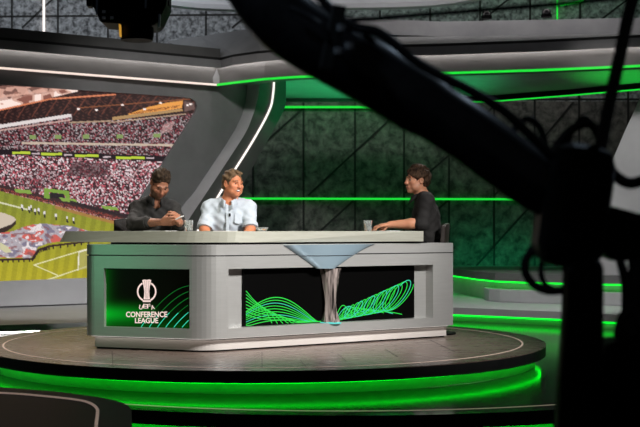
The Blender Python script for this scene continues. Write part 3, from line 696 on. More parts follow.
for k in range(17):
    a = math.pi * k / 16; x = (hl + hr) / 2 - (hr - hl) / 2 * math.cos(a); pp.append(facet(x, 255.6 - (x - 325) * .012, 0, 'R') + n3['R'] * (-.06 * math.sin(a) * (1 - .5 * t_) - .003))
gl.tube(pp, .003, 5); put(gl.build('groove', M['seam']), bo)
prof = [(268.4, 9.8), (275, 8.6), (285, 7.0), (295, 5.8), (303, 5.4), (311, 6.2), (317, 7.6), (321.5, 9.0), (322.5, 9.2)]
rows = []
ax = facet(330.5, 295, .03, 'R')
for i, (yp, hw) in enumerate(prof):
    c = facet(330.5, yp, .03, 'R'); r = hw * c.y / F / .95; tw = i * .13
    row = []
    for k in range(24):
        a = 2 * math.pi * k / 24 + tw; rr = r * (1 + .07 * math.cos(6 * (a - tw)))
        row.append(V((ax.x + rr * math.cos(a), ax.y + rr * math.sin(a) * .55, c.z)))
    rows.append(row)
sm = MB().rib(rows, 0, True); sm.f += [tuple(range(24)), tuple(8 * 24 + k for k in range(24))]; sm.m += [0, 0]
stm = sm.build('trophy_stem', M['stem'], smooth=True); put(stm, desk)
ft = MB(); c = facet(330.5, 322.4, .03, 'R'); ft.lathe([(0, c.z - .008), (.083, c.z - .008), (.083, c.z), (.07, c.z + .004), (0, c.z + .004)], (c.x, c.y, 0), 24, squash=.55)
put(ft.build('foot_ring', mat('teal_glow', (.05, .2, .2), .4, emit=lin((90, 225, 215)), es=.8)), stm)

# ------------------------------------------------------------------ implicit-surface modelling for people
def surf_nets(D, org, h):
    S_ = D < 0; nx, ny, nz = D.shape
    c = np.zeros((nx - 1, ny - 1, nz - 1), np.int8)
    for i in (0, 1):
        for j in (0, 1):
            for k in (0, 1): c += S_[i:nx - 1 + i, j:ny - 1 + j, k:nz - 1 + k]
    I, J, K = np.nonzero((c > 0) & (c < 8)); n = len(I)
    vid = np.full(c.shape, -1, np.int64); vid[I, J, K] = np.arange(n)
    acc = np.zeros((n, 3)); cnt = np.zeros(n)
    cor = [(i, j, k) for i in (0, 1) for j in (0, 1) for k in (0, 1)]
    for a in cor:
        for b in cor:
            if sum(b) - sum(a) == 1 and all(y >= x for x, y in zip(a, b)):
                da = D[I + a[0], J + a[1], K + a[2]].astype(float); db = D[I + b[0], J + b[1], K + b[2]].astype(float)
                m = (da < 0) != (db < 0); t = np.where(m, da / np.where(m, da - db, 1), 0)
                p = np.array(a) + t[:, None] * (np.array(b) - np.array(a)); acc[m] += p[m]; cnt[m] += 1
    vs = org + h * (np.stack([I, J, K], -1) + acc / cnt[:, None]); fs = []
    for ax in range(3):
        sl = [slice(1, -1)] * 3; sl[ax] = slice(0, -1); s2 = list(sl); s2[ax] = slice(1, None)
        A = S_[tuple(sl)]; B = S_[tuple(s2)]; i, j, k = np.nonzero(A != B); sg = A[i, j, k]
        ijk = np.stack([i, j, k], -1) + 1; ijk[:, ax] -= 1
        u, v_ = [(1, 2), (2, 0), (0, 1)][ax]; q = []
        for du, dv in ((-1, -1), (0, -1), (0, 0), (-1, 0)):
            t = ijk.copy(); t[:, u] += du; t[:, v_] += dv; q.append(vid[t[:, 0], t[:, 1], t[:, 2]])
        q = np.stack(q, -1); q[~sg] = q[~sg][:, ::-1]; fs.append(q)
    return vs, np.concatenate(fs)
class Field:
    """signed distance built up from tapered limbs and ellipsoids, blended smoothly"""
    def __init__(s, lo, hi, h):
        s.lo = np.array(lo, float); s.h = h; s.n = np.ceil((np.array(hi) - s.lo) / h).astype(int) + 1
        s.D = np.full(s.n, 1.0, np.float32)
    def _win(s, lo, hi):
        a = np.clip(np.floor((lo - s.lo) / s.h).astype(int), 0, s.n); b = np.clip(np.ceil((hi - s.lo) / s.h).astype(int) + 1, 0, s.n)
        if (b <= a).any(): return None, None
        g = [s.lo[i] + s.h * np.arange(a[i], b[i]) for i in range(3)]
        X = np.stack(np.meshgrid(*g, indexing='ij'), -1); return tuple(slice(a[i], b[i]) for i in range(3)), X
    def _mix(s, sl, d, k, sub):
        D = s.D[sl]
        if sub: d = -d; hh = np.clip(.5 - .5 * (D - d) / k, 0, 1); s.D[sl] = D * (1 - hh) + d * hh + k * hh * (1 - hh)
        else: hh = np.clip(.5 + .5 * (D - d) / k, 0, 1); s.D[sl] = D * (1 - hh) + d * hh - k * hh * (1 - hh)
    def cap(s, a, b, ra, rb=None, k=.015, sub=False):
        rb = ra if rb is None else rb; a = np.array(a, float); b = np.array(b, float); m = max(ra, rb) + k + .04
        sl, X = s._win(np.minimum(a, b) - m, np.maximum(a, b) + m)
        if sl is None: return s
        ab = b - a; t = np.clip(((X - a) @ ab) / max(ab @ ab, 1e-9), 0, 1)
        d = np.linalg.norm(X - a - t[..., None] * ab, axis=-1) - (ra + (rb - ra) * t); s._mix(sl, d, k, sub); return s
    def ell(s, c, r, rot=None, k=.015, sub=False):
        c = np.array(c, float); r = np.array(r, float); m = r.max() + k + .04
        sl, X = s._win(c - m, c + m)
        if sl is None: return s
        P = X - c
        if rot is not None: P = P @ np.array(rot)
        k0 = np.linalg.norm(P / r, axis=-1); k1 = np.linalg.norm(P / r ** 2, axis=-1) + 1e-9
        s._mix(sl, k0 * (k0 - 1) / k1, k, sub); return s
    def path(s, pts, rs, k=.015):
        for i in range(len(pts) - 1): s.cap(pts[i], pts[i + 1], rs[i], rs[i + 1], k)
        return s
    def grid(s):
        return np.meshgrid(*[s.lo[i] + s.h * np.arange(s.n[i]) for i in range(3)], indexing='ij')
    def cutplane(s, p, n):
        """remove everything on the side the normal points to"""
        X, Y, Z = s.grid(); p = np.array(p); n = np.array(n, float); n /= np.linalg.norm(n)
        s.D = np.maximum(s.D, ((X - p[0]) * n[0] + (Y - p[1]) * n[1] + (Z - p[2]) * n[2]).astype(np.float32)); return s
    def ripple(s, fn):
        s.D = s.D + fn(*s.grid()).astype(np.float32); return s
    def mesh(s, name, mats, colfn=None):
        s.D[0] = s.D[-1] = 1; s.D[:, 0] = s.D[:, -1] = 1; s.D[:, :, 0] = s.D[:, :, -1] = 1
        vs, fs = surf_nets(s.D, s.lo, s.h)
        return np_mesh(name, vs, fs, mats, colfn(vs) if colfn else None, True)
skin_m = attr_mat('skin', .5, sss=.15)
def cloth(name, c0, c1, sc=180): return noisy(mat(name, rough=.85), c0, c1, sc, 3, bump=.12)
def hand_into(f, wrist, fwd, nrm_, side, curl, spread=.13, thumb_curl=.5, sc=1.0):
    """palm, four bent fingers and a thumb; fwd points to the fingers, nrm_ out of the palm, side = thumb direction"""
    w = V(wrist); d = V(fwd).normalized(); n = V(nrm_); n = (n - d * n.dot(d)).normalized(); s = d.cross(n)
    if s.dot(V(side)) < 0: s = -s
    for i, (o, ln) in enumerate(((.030, .085), (.010, .090), (-.010, .086), (-.029, .078))):
        kn = w + d * ln * sc + s * o * sc; f.cap(w + s * o * .55 * sc + d * .012, kn, .0145 * sc, .0115 * sc, .012)
        fl = (.041, .046, .042, .033)[i] * sc; ang = curl[i]; p = kn; a = 0; r = (.0098, .01, .0096, .0088)[i] * sc
        for j, (q, bend) in enumerate(((1, .55), (.66, 1.0), (.52, .7))):
            a += ang * bend; dirv = d * math.cos(a) + n * math.sin(a) + s * (o * spread * 8 * .25 if j == 0 else 0)
            e = p + dirv.normalized() * fl * q; f.cap(p, e, r, r * .9, .004); p = e; r *= .9
    b = w + d * .022 * sc + s * .026 * sc + n * .006; m1 = b + (d * .62 + s * .6 + n * .4).normalized() * .042 * sc
    f.cap(w + d * .01, b, .016 * sc, .0155 * sc, .012); f.cap(b, m1, .0150 * sc, .0118 * sc, .008)
    m2 = m1 + (d * .85 + s * (.35 - .5 * thumb_curl) + n * (.3 + .6 * thumb_curl)).normalized() * .032 * sc
    f.cap(m1, m2, .0112 * sc, .0102 * sc, .004); f.cap(m2, m2 + (d * .9 - s * .3 * thumb_curl + n * .5 * thumb_curl).normalized() * .024 * sc, .0102 * sc, .0088 * sc, .004)
def person(name, label, root, rz, P):
    t = thing(name, label, 'person', (*root, 0)); t.rotation_euler = (0, 0, rz)
    HC = V(P['head']); HR = Euler([R(a) for a in P['head_rot']], 'XYZ').to_matrix(); hs = P.get('head_scale', 1.0)
    def h(x, y, z): return HC + HR @ V((x, y, z)) * hs
    HRn = np.array(HR)
    lo, hi = P['lo'], P['hi']
    neck = V(P['neck']); pel = V(P['pelvis']); chest = V(P['chest'])
    SH = {k: V(P['sh' + k]) for k in 'LR'}; EL = {k: V(P['el' + k]) for k in 'LR'}; WR = {k: V(P['wr' + k]) for k in 'LR'}
    KN = {k: V(P['kn' + k]) for k in 'LR'}; AN = {k: V(P['an' + k]) for k in 'LR'}
    tr = np.array(Euler((math.atan2((chest - pel).y, (chest - pel).z) * -1, 0, 0)).to_matrix())
    def torso(f, g):
        f.ell(pel, (.165 + g, .12 + g, .115 + g), None, .05); f.ell(pel.lerp(chest, .5), (.150 + g * 1.3, .112 + g * 1.3, .17 + g), tr, .06)
        f.ell(chest, (.160 + g, .110 + g, .165 + g), tr, .05)
        f.cap(SH['L'], SH['R'], .050 + g, None, .05)
        for k in 'LR': f.cap(neck + V((0, .01, -.03)), SH[k] + V((0, 0, .015)), .05 + g * .8, .045 + g, .05)
    # body
    f = Field(lo, hi, .0062); torso(f, -.004)
    f.cap(neck + V((0, .0, -.05)), h(0, .03, -.05), .060, .054, .03)
    for k in 'LR':
        f.cap(SH[k], EL[k], .050, .041, .03); mid = EL[k].lerp(WR[k], .35)
        f.path([EL[k], mid, WR[k]], [.040, .043, .0265], .02)
        f.cap(pel + V(((-.085 if k == 'R' else .085), -.02, -.03)), KN[k], .082, .056, .03); f.path([KN[k], KN[k].lerp(AN[k], .35), AN[k]], [.053, .055, .036], .02)
        f.cap(AN[k], AN[k] + V((0, -.15, -.045)), .036, .028, .02)
        hd = P['hand' + k]; hand_into(f, WR[k], hd[0], hd[1], hd[2], hd[3], thumb_curl=hd[4], sc=1.0)
    # head
    e = lambda c, r, kk=.015, sub=False: f.ell(h(*c), [x * hs for x in r], HRn, kk, sub)
    e((0, .018, .038), (.074, .094, .083), .03); e((0, -.028, -.032), (.060, .066, .082), .03); e((0, -.066, -.100), (.024, .022, .018), .03)
    for s in (-1, 1):
        e((.050 * s, -.02, -.068), (.022, .045, .028), .03)
        e((.043 * s, -.062, -.024), (.024, .022, .018), .025)
        f.cap(h(.014 * s, -.092, .020), h(.044 * s, -.080, .020), .0105 * hs, .009 * hs, .014)
        e((.031 * s, -.103, -.002), (.017, .018, .011), .012, True)
        e((.076 * s, .012, -.006), (.010, .021, .032), .006); e((.082 * s, .004, -.004), (.006, .010, .018), .006, True)
        e((.012 * s, -.101, -.036), (.009, .010, .008), .008)
    f.cap(h(0, -.088, .012), h(0, -.111, -.030), .0085 * hs, .0115 * hs, .014)
    f.cap(h(-.020, -.089, -.060), h(.020, -.089, -.060), .0082 * hs, None, .010); f.cap(h(-.016, -.088, -.071), h(.016, -.088, -.071), .0085 * hs, None, .010)
    if P['mouth'] > 0: e((0, -.100, -.066), (.031, .018, .004 + .010 * P['mouth']), .005, True)
    HRi = np.array(HR.inverted()); HCn = np.array(HC)
    sk = np.array(lin(P['skin'])); lip = np.array(lin(P['lip'])); brow = np.array(lin(P['hair_rgb'])) * .8; beard = np.array(lin(P['beard_rgb']))
    def colfn(vs):
        c = np.tile(sk, (len(vs), 1)); L = (vs - HCn) @ HRi.T / hs
        x, y, z = L[:, 0], L[:, 1], L[:, 2]
        hd = (z > -.13) & (np.abs(x) < .1) & (np.abs(y) < .13)
        def mix(w, col): c[:] = c * (1 - w[:, None]) + np.array(col) * w[:, None]
        ch = np.exp(-(((np.abs(x) - .045) / .02) ** 2 + ((z + .028) / .02) ** 2)) * (y < -.04) * hd; mix(ch * .25, lin((225, 130, 105)))
        no = np.exp(-((x / .016) ** 2 + ((z + .032) / .02) ** 2)) * (y < -.095) * hd; mix(no * .25, lin((220, 125, 100)))
        if P['beard'] > 0:
            bd = hd * (y < .0) * np.clip((-.042 - z + .35 * np.maximum(np.abs(x) - .03, 0)) / .018, 0, 1) * (1 - np.exp(-((x / .024) ** 2 + ((z + .065) / .009) ** 2)))
            mix(np.clip(bd, 0, 1) * P['beard'], beard)
        lp = np.exp(-((x / .024) ** 4 + ((z + .065) / .0105) ** 4)) * (y < -.08) * hd; mix(lp * .7, lip)
        if P['mouth'] > 0: mo = ((x / .025) ** 2 + ((z + .064) / (.004 + .009 * P['mouth'])) ** 2 < 1) * (y < -.05) * (y > -.087) * hd; mix(mo * 1.0, lin((70, 22, 20)))
        bz = .021 + .004 * np.cos(np.abs(x) * 90 - 2.4)
        br = ((np.abs(np.abs(x) - .031) < .017) & (np.abs(z - bz) < .0055) & (y < -.06)) * hd; mix(br * .85, brow)
        if P.get('tattoo'):
            for k in 'LR':
                a = np.array(EL[k]); b = np.array(WR[k]); ab = b - a; tt_ = ((vs - a) @ ab) / (ab @ ab); dd = np.linalg.norm(vs - a - np.clip(tt_, 0, 1)[:, None] * ab, axis=1)
                m = (tt_ > .45) & (tt_ < 1.02) & (dd < .06) & (np.sin(vs[:, 0] * 260) * np.sin(vs[:, 1] * 230 + 1) * np.sin(vs[:, 2] * 250) > .05); mix(m * .5, lin((70, 66, 70)))
        return c
    put(f.mesh('body', [skin_m], colfn), t)
    # eyes
    for s in (-1, 1):
        eb_ = MB(); c = h(.031 * s, -.0765, -.003); r = .0118 * hs
        for th, mi in (((0, 1.15), 1), ((1.15, 3.1), 0)):
            rows = []
            for i in range(7):
                q = th[0] + (th[1] - th[0]) * i / 6
                rows.append([c + HR @ V((r * math.sin(q) * math.cos(a), -r * math.cos(q), r * math.sin(q) * math.sin(a) * P.get('squint', .6))) for a in [2 * math.pi * j / 12 for j in range(12)]])
            eb_.rib(rows, mi, True)
        put(eb_.build('eye', [M['eye_w'], M['eye_d']], smooth=True), t)
    if P['mouth'] > 0:
        tb = MB(); pts = [h(.024 * math.sin(a), -.072 - .012 * math.cos(a), -.0565) for a in np.linspace(-1.2, 1.2, 9)]
        tb.rib([[p + HR @ V((0, -.004, 0)) for p in pts], [p + HR @ V((0, -.004, -.008)) for p in pts], [p + HR @ V((0, .004, -.008)) for p in pts], [p + HR @ V((0, .004, 0)) for p in pts], [p + HR @ V((0, -.004, 0)) for p in pts]]); put(tb.build('teeth', M['paper'], smooth=True), t)
    # hair
    lo2 = np.array(HC) - .17; g = Field(lo2, np.array(HC) + .17, .0055)
    P['hair'](g, h, HRn, hs)
    q = P.get('tuft', (.004, 95))
    g.ripple(lambda X, Y, Z: q[0] * (np.sin(X * q[1] + 2 * np.sin(Z * 60)) * np.sin(Y * q[1] * .6 + 1.3 * np.sin(X * 50)) + .6 * np.sin(Z * q[1] * 1.3 + X * 70)))
    put(g.mesh('hair', [P['hair_m']]), t)
    # shirt
    f = Field(lo, hi, .0068); torso(f, .009)
    for k in 'LR':
        tcf = P['cuff' + k]
        f.cap(SH[k], EL[k], .060, P['slv'], .03)
        if tcf > 0: f.cap(EL[k], EL[k].lerp(WR[k], tcf), P['slv'], P['slv'] - .014 * tcf, .02)
    wr_ = P['wrinkle']
    f.ripple(lambda X, Y, Z: wr_ * (np.sin(Z * 46 + 3 * np.sin(X * 21) + Y * 17) * np.sin(X * 33 - Z * 24 + Y * 12) + .5 * np.sin(Z * 90 + X * 60 + 2 * np.sin(Y * 40))))
    # open neck: cut a wedge at the throat
    nd = neck + V((0, -.075, .0)); f.cap(neck + V((0, -.01, -.005)), neck + V((0, -.01, .09)), .066, .075, .008, True)
    fd_ = P.get('front', V((0, -1, 0)))
    f.cap(neck + V((0, -.02, .02)) + V(fd_) * .05, neck + V((0, -.02, -P['vneck'])) + V(fd_) * .10, .036, .006, .006, True)
    f.cutplane((0, 0, pel.z - .10), (0, 0, -1))
    for k in 'LR':
        if P['cuff' + k] <= 0:
            dd = (EL[k] - SH[k]).normalized(); cp = EL[k] + dd * P['cuff' + k]
            X, Y, Z = f.grid(); near = ((X - cp.x) ** 2 + (Y - cp.y) ** 2 + (Z - cp.z) ** 2) < .13 ** 2
            pl_ = (X - cp.x) * dd.x + (Y - cp.y) * dd.y + (Z - cp.z) * dd.z
            f.D = np.where(near | (pl_ > 0) & (((X - EL[k].x) ** 2 + (Y - EL[k].y) ** 2 + (Z - EL[k].z) ** 2) < .2 ** 2), np.maximum(f.D, pl_.astype(np.float32)), f.D)
    sh_o = f.mesh('shirt', [P['shirt_m']]); put(sh_o, t)
    for k in 'LR':                                     # turned cuffs
        tcf = P['cuff' + k]
        if tcf <= 0: dd = (EL[k] - SH[k]).normalized(); c = EL[k] + dd * tcf; r0 = P['slv'] + .004
        else: dd = (WR[k] - EL[k]).normalized(); c = EL[k].lerp(WR[k], tcf); r0 = P['slv'] - .014 * tcf + .004
        put(MB().tube([c - dd * .032, c - dd * .03, c + dd * .004, c + dd * .006], [r0 - .004, r0 + .003, r0 + .002, r0 - .006], 18).build('cuff', P['shirt_m'], smooth=True), sh_o)
    # collar with two points
    cb = MB(); rows = [[], [], [], []]; fa_ = V(fd_).normalized(); sd = V((-fa_.y, fa_.x, 0)); n_ = 22
    for i in range(n_ + 1):
        a = -2.75 + 5.5 * i / n_                       # 0 = nape
        dirv = -fa_ * math.cos(a) + sd * math.sin(a); fr_ = max(0, (abs(a) - 1.2) / 1.55)
        base = neck + V((0, -.008, 0)) + dirv * .066 - V((0, 0, .020 + .030 * fr_ ** 1.5)) + fa_ * .024 * fr_
        topz = base + V((0, 0, .034)) - dirv * .008; outw = base + dirv * (.014 + .004 * fr_) - V((0, 0, .004 + .036 * fr_ ** 2)) + fa_ * .010 * fr_
        rows[0].append(base); rows[1].append(topz); rows[2].append(topz + dirv * .006); rows[3].append(outw)
    cb.rib(rows); co_ = cb.build('collar', P['shirt_m'], smooth=True)
    sm_ = co_.modifiers.new('cloth', 'SOLIDIFY'); sm_.thickness = .004; put(co_, sh_o)
    if P.get('detail'): P['detail'](t, sh_o)
    # trousers, shoes
    f = Field((-.42, -.75, .02), (.42, .32, pel.z + .12), .011); f.ell(pel, (.182, .137, .13), None, .05)
    for k in 'LR':
        f.cap(pel + V(((-.085 if k == 'R' else .085), -.02, -.03)), KN[k], .096, .072, .03); f.cap(KN[k], AN[k] + V((0, 0, .03)), .070, .054, .03)
    f.cutplane((0, 0, pel.z + .06), (0, 0, 1)); put(f.mesh('trousers', [P['trouser_m']]), t)
    for k in 'LR':
        f = Field(np.array(AN[k]) - .28, np.array(AN[k]) + .12, .009)
        f.cap(AN[k] + V((0, .02, -.035)), AN[k] + V((0, -.16, -.05)), .045, .038, .02); f.cutplane((0, 0, AN[k].z - .085), (0, 0, -1)); put(f.mesh('shoe', [M['black']]), t)
    for c in t.children: c.matrix_parent_inverse = Matrix.Identity(4)
    return t
def skull_hair(g, h, HRn, hs, thick=.010, top=.0, brow=.052, side=-.03, back=-.075):
    e = lambda c, r, kk=.01, sub=False: g.ell(h(*c), [x * hs for x in r], HRn, kk, sub)
    e((0, .020, .040), (.074 + thick, .094 + thick, .083 + thick + top)); e((0, .05, -.01), (.070 + thick * .7, .064 + thick * .7, .07))
    e((0, -.080, -.052 + (brow - .052)), (.076, .085, .098), .008, True)         # face opening
    for s in (-1, 1): e((.085 * s, .006, -.04), (.03, .045, .055 + (side + .03)), .008, True)
    e((0, .06, back - .075), (.12, .14, .075), .01, True)
M['eye_w'] = mat('eye_white', (.7, .68, .66), .2); M['eye_d'] = mat('eye_iris', (.03, .02, .015), .15)
M['trouser'] = cloth('dark_trouser_cloth', (.012, .012, .015), (.022, .022, .026))
M['shirt_lb'] = cloth('pale_blue_shirt_cloth', (.47, .53, .60), (.55, .60, .67), 240)
M['shirt_ch'] = cloth('charcoal_knit', (.020, .019, .019), (.035, .033, .032), 160)
M['shirt_bk'] = cloth('black_shirt_cloth', (.012, .011, .011), (.022, .020, .020), 160)
def hair_mat(name, c0, c1): return noisy(mat(name, rough=.65, spec=.2), c0, c1, 70, 4, (1, 1, .35), bump=.6)

# --- laughing man in the middle
def hair_mid(g, h, HRn, hs):
    skull_hair(g, h, HRn, hs, .009, .004, .074, -.02)
    for x, y, z in ((-.04, -.052, .094), (-.012, -.062, .101), (.018, -.060, .102), (.045, -.046, .094)): g.cap(h(x, y + .05, z + .012), h(x + .008, y, z), .017 * hs, .012 * hs, .012)
def mic_detail(t, sh):
    f = Field((-.02, -.36, .95), (.10, -.1, 1.1), .01)
    m = MB().box((.018, -.150, 1.015), (.014, .016, .026)); put(m.build('clip_microphone', M['blackpl'], bevel=.003), t)
    put(MB().prism([(-.012, -.143, 1.035), (.012, -.143, 1.035), (.012, -.153, .88), (-.012, -.153, .88)], (0, .006, 0)).build('placket', M['shirt_lb']), sh)
    put(MB().prism([(.055, -.133, 1.02), (.115, -.113, 1.02), (.115, -.121, .95), (.085, -.134, .942), (.055, -.144, .95)], (0, .006, 0)).build('chest_pocket', M['shirt_lb']), sh)
mid = dict(lo=(-.42, -.80, .0), hi=(.42, .30, 1.46), pelvis=(0, .05, .60), chest=(0, -.015, .965), neck=(.005, -.045, 1.145),
    head=(.038, -.08, 1.268), head_rot=(0, 3, 40), head_scale=.91,
    shL=(.160, -.02, 1.066), shR=(-.156, -.01, 1.066), elL=(.182, -.13, .90), elR=(-.192, -.11, .90), wrL=(.12, -.31, .735), wrR=(-.12, -.30, .735),
    knL=(.13, -.46, .53), knR=(-.13, -.46, .53), anL=(.13, -.42, .10), anR=(-.13, -.42, .10),
    handL=((-.2, -1, -.25), (0, 0, -1), (-1, 0, 0), (.3, .3, .35, .4), .3), handR=((.2, -1, -.25), (0, 0, -1), (1, 0, 0), (.3, .3, .35, .4), .3),
    skin=(206, 132, 96), lip=(165, 85, 75), hair_rgb=(120, 88, 60), beard_rgb=(150, 110, 90), beard=.12, mouth=1.0, squint=.5, hair=hair_mid, hair_m=hair_mat('light_brown_hair', (.075, .046, .026), (.20, .125, .07)),
    cuffL=-.012, cuffR=-.012, slv=.060, wrinkle=.0038, vneck=.085, shirt_m=M['shirt_lb'], trouser_m=M['trouser'], detail=mic_detail)
person('person', 'laughing person in a pale blue shirt seated in the middle behind the desk', (at(229, 229, 10.5).x, 10.5), R(0), mid)

# --- bowed man at the left
def hair_left(g, h, HRn, hs):
    skull_hair(g, h, HRn, hs, .008, .003, .070, -.015)
    for x, y, z in ((-.045, -.045, .092), (-.015, -.058, .103), (.02, -.058, .104), (.048, -.040, .094)): g.cap(h(x, y + .06, z + .012), h(x, y, z), .02 * hs, .014 * hs, .012)
left = dict(lo=(-.44, -.80, .0), hi=(.46, .30, 1.48), pelvis=(0, .10, .60), chest=(.0, -.03, .965), neck=(.03, -.10, 1.165),
    head=(.068, -.19, 1.275), head_rot=(40, 4, 18), head_scale=.94,
    shL=(.165, -.06, 1.06), shR=(-.125, -.03, 1.06), elL=(.225, -.22, .945), elR=(-.150, -.20, .945), wrL=(.222, -.46, .955), wrR=(.09, -.46, .955),
    knL=(.13, -.40, .53), knR=(-.13, -.40, .53), anL=(.13, -.38, .10), anR=(-.13, -.38, .10),
    handL=((-.15, -.75, .35), (-1, .1, -.1), (0, 0, 1), (.7, .75, .8, .85), .5), handR=((.85, -.4, .1), (-.2, .9, .1), (0, 0, 1), (.75, .8, .85, .9), .5),
    skin=(178, 122, 96), lip=(140, 80, 72), hair_rgb=(44, 32, 26), beard_rgb=(84, 66, 56), beard=.75, mouth=0, squint=.3, hair=hair_left, hair_m=hair_mat('dark_brown_hair_greying', (.016, .010, .007), (.085, .055, .036)),
    cuffL=.55, cuffR=.52, slv=.058, wrinkle=.0045, vneck=.12, shirt_m=M['shirt_ch'], trouser_m=M['trouser'], tattoo=True, tuft=(.0028, 110), front=V((.2, -.98, 0)))
LP = (at(152.5, 229, 10.62).x, 10.62)
person('person', 'bearded person in a charcoal collared sweater looking down at a phone behind the desk', LP, R(6), left)

# --- man in profile at the right end
def hair_right(g, h, HRn, hs):
    skull_hair(g, h, HRn, hs, .015, .010, .062, -.025, -.06)
    for x, y, z in ((-.05, -.04, .088), (-.03, -.066, .088), (0, -.078, .094), (.03, -.066, .09), (.05, -.04, .088)): g.cap(h(x, y + .06, z + .022), h(x, y, z - .004), .024 * hs, .015 * hs, .012)
    for x, y, z in ((0, .10, .03), (.05, .08, .0), (-.05, .08, .0), (0, .098, -.03)): g.cap(h(x, y, z + .03), h(x, y + .012, z - .01), .022 * hs, .014 * hs, .012)
right = dict(lo=(-.42, -.80, .0), hi=(.42, .30, 1.52), pelvis=(0, .06, .63), chest=(0, .015, 1.00), neck=(0, -.02, 1.20),
    head=(-.005, -.066, 1.32), head_rot=(-2, 0, 22), head_scale=.955,
    shL=(.18, .0, 1.135), shR=(-.18, .0, 1.135), elL=(.20, -.035, .948), elR=(-.20, -.05, .945), wrL=(.17, -.305, .940), wrR=(-.15, -.30, .935),
    knL=(.12, -.40, .53), knR=(-.12, -.40, .53), anL=(.12, -.38, .10), anR=(-.12, -.38, .10),
    handL=((-.1, -1, -.12), (-.15, 0, -1), (-1, 0, .2), (.45, .5, .5, .55), .4), handR=((.2, -1, -.15), (0, 0, -1), (1, 0, .2), (.45, .45, .5, .55), .4),
    skin=(208, 146, 114), lip=(165, 95, 85), hair_rgb=(60, 42, 32), beard_rgb=(130, 95, 80), beard=.2, mouth=0, hair=hair_right, hair_m=hair_mat('wavy_brown_hair', (.020, .011, .007), (.11, .062, .036)), tuft=(.006, 75),
    cuffL=.10, cuffR=.10, slv=.056, wrinkle=.0035, vneck=.07, shirt_m=M['shirt_bk'], trouser_m=M['trouser'])
RP = (at(424.5, 229, 10.98).x, 10.98)
person('person', 'person in a black shirt seated in profile at the narrow end of the desk', RP, R(-90), right)

# ------------------------------------------------------------------ chairs
M['leather'] = noisy(mat('dark_brown_leather', rough=.5), (.016, .011, .009), (.028, .02, .016), 30, 4, bump=.2)
def make_chair(label, x, y, rz, seat_z=.46, back_top=.99, bw_=.50, yb=.22):
    t = thing('swivel_chair', label, 'chair', (x, y, 0), 'chairs behind the desk'); Mz = Matrix.Translation((x, y, 0)) @ Matrix.Rotation(rz, 4, 'Z')
    def fin(mb, nm, m, **k):
        mb.v = [tuple(Mz @ V(p)) for p in mb.v]; put(mb.build(nm, m, **k), t)
    fin(MB().lathe([(0, 0), (.22, 0), (.22, .012), (.05, .03), (0, .03)], (0, .05, 0), 28), 'base', M['black'], smooth=True)
    fin(MB().lathe([(.03, .03), (.03, seat_z - .07), (0, seat_z - .07)], (0, .05, 0), 14), 'column', M['black'], smooth=True)
    fin(MB().box((0, .02, seat_z - .035), (.42, .42, .07)), 'seat', M['leather'], bevel=.025)
    mb = MB(); rows = []
    for i in range(9):
        a = -1 + i / 4; xx = bw_ / 2 * a; yy = yb + .02 - .06 * a * a
        rows.append([V((xx, yy, .56)), V((xx * .98, yy + .03, back_top - .02 * abs(a) ** 3)), V((xx * .98, yy + .065, back_top - .02 * abs(a) ** 3)), V((xx, yy + .045, .56)), V((xx, yy, .56))])
    mb.rib(rows); n = len(mb.v); mb.f += [(0, 1, 2, 3), (n - 5, n - 2, n - 3, n - 4)]; mb.m += [0, 0]
    fin(mb, 'backrest', M['leather'], bevel=.008)
    fin(MB().tube([(0, .2, seat_z - .05), (0, yb + .09, seat_z - .03), (0, yb + .085, .62)], .018, 8), 'back_bracket', M['black'], smooth=True)
make_chair('dark brown swivel chair behind the bowed person in the charcoal sweater', LP[0] - .09, LP[1] + .09, R(4), back_top=1.0, bw_=.54, yb=.24)
make_chair('dark swivel chair behind the laughing person in the pale blue shirt', at(229, 229, 10.5).x, 10.56, 0, back_top=.93, yb=.24)
make_chair('dark swivel chair behind the person in profile at the desk end', RP[0] + .0, RP[1], R(-90), seat_z=.49, back_top=.95, yb=.13)

# ------------------------------------------------------------------ things on the tabletop (its top is at z = .883)
TZ = .8832
def tumbler(px, Y, rad, ht, fill, label):
    x = at(px, 229, Y).x; t = thing('tumbler', label, 'glass', (x, Y, TZ), 'drinking glasses on the desk')
    put(MB().lathe([(0, TZ), (rad * .88, TZ), (rad, TZ + ht), (rad - .003, TZ + ht), (rad * .88 - .004, TZ + .010), (0, TZ + .010)], (x, Y, 0), 28).build('glass_wall', M['glass'], smooth=True), t)
    r1 = rad * .88 - .0042; r2 = r1 + (rad * .12) * fill
    put(MB().lathe([(0, TZ + .0105), (r1, TZ + .0105), (r2, TZ + ht * fill), (0, TZ + ht * fill)], (x, Y, 0), 28).build('water', M['water'], smooth=True), t)
tumbler(188.6, 10.0, .036, .086, .5, 'clear water tumbler beside the hands of the bowed person')
tumbler(367.8, 10.55, .036, .088, .75, 'clear water tumbler in front of the hand of the person in black')
x = at(262, 229, 9.95).x
gb = thing('glass_dish', 'small low glass dish on the desk beside the laughing person', 'dish', (x, 9.95, TZ))
put(MB().lathe([(0, TZ), (.035, TZ), (.05, TZ + .03), (.047, TZ + .03), (.033, TZ + .005), (0, TZ + .005)], (x, 9.95, 0), 24).build('bowl', M['glass'], smooth=True), gb)
put(MB().box((x + .02, 9.95, TZ + .012), (.03, .014, .012), .4).build('wrapped_sweet', mat('orange_wrapper', lin((225, 140, 50)), .4)), gb)
def sheet(px, Y, sx_, sy_, rz, label, m, th=.003, nm='paper_sheet', cat='paper', bev=0):
    x = at(px, 229, Y).x; tag(MB().box((0, 0, th / 2), (sx_, sy_, th), rz).build(nm, m, bevel=bev), label, cat).location = (x, Y, TZ)
sheet(160, 9.98, .21, .15, R(-28), 'white paper sheet on the desk under the forearm of the bowed person', M['paper'])
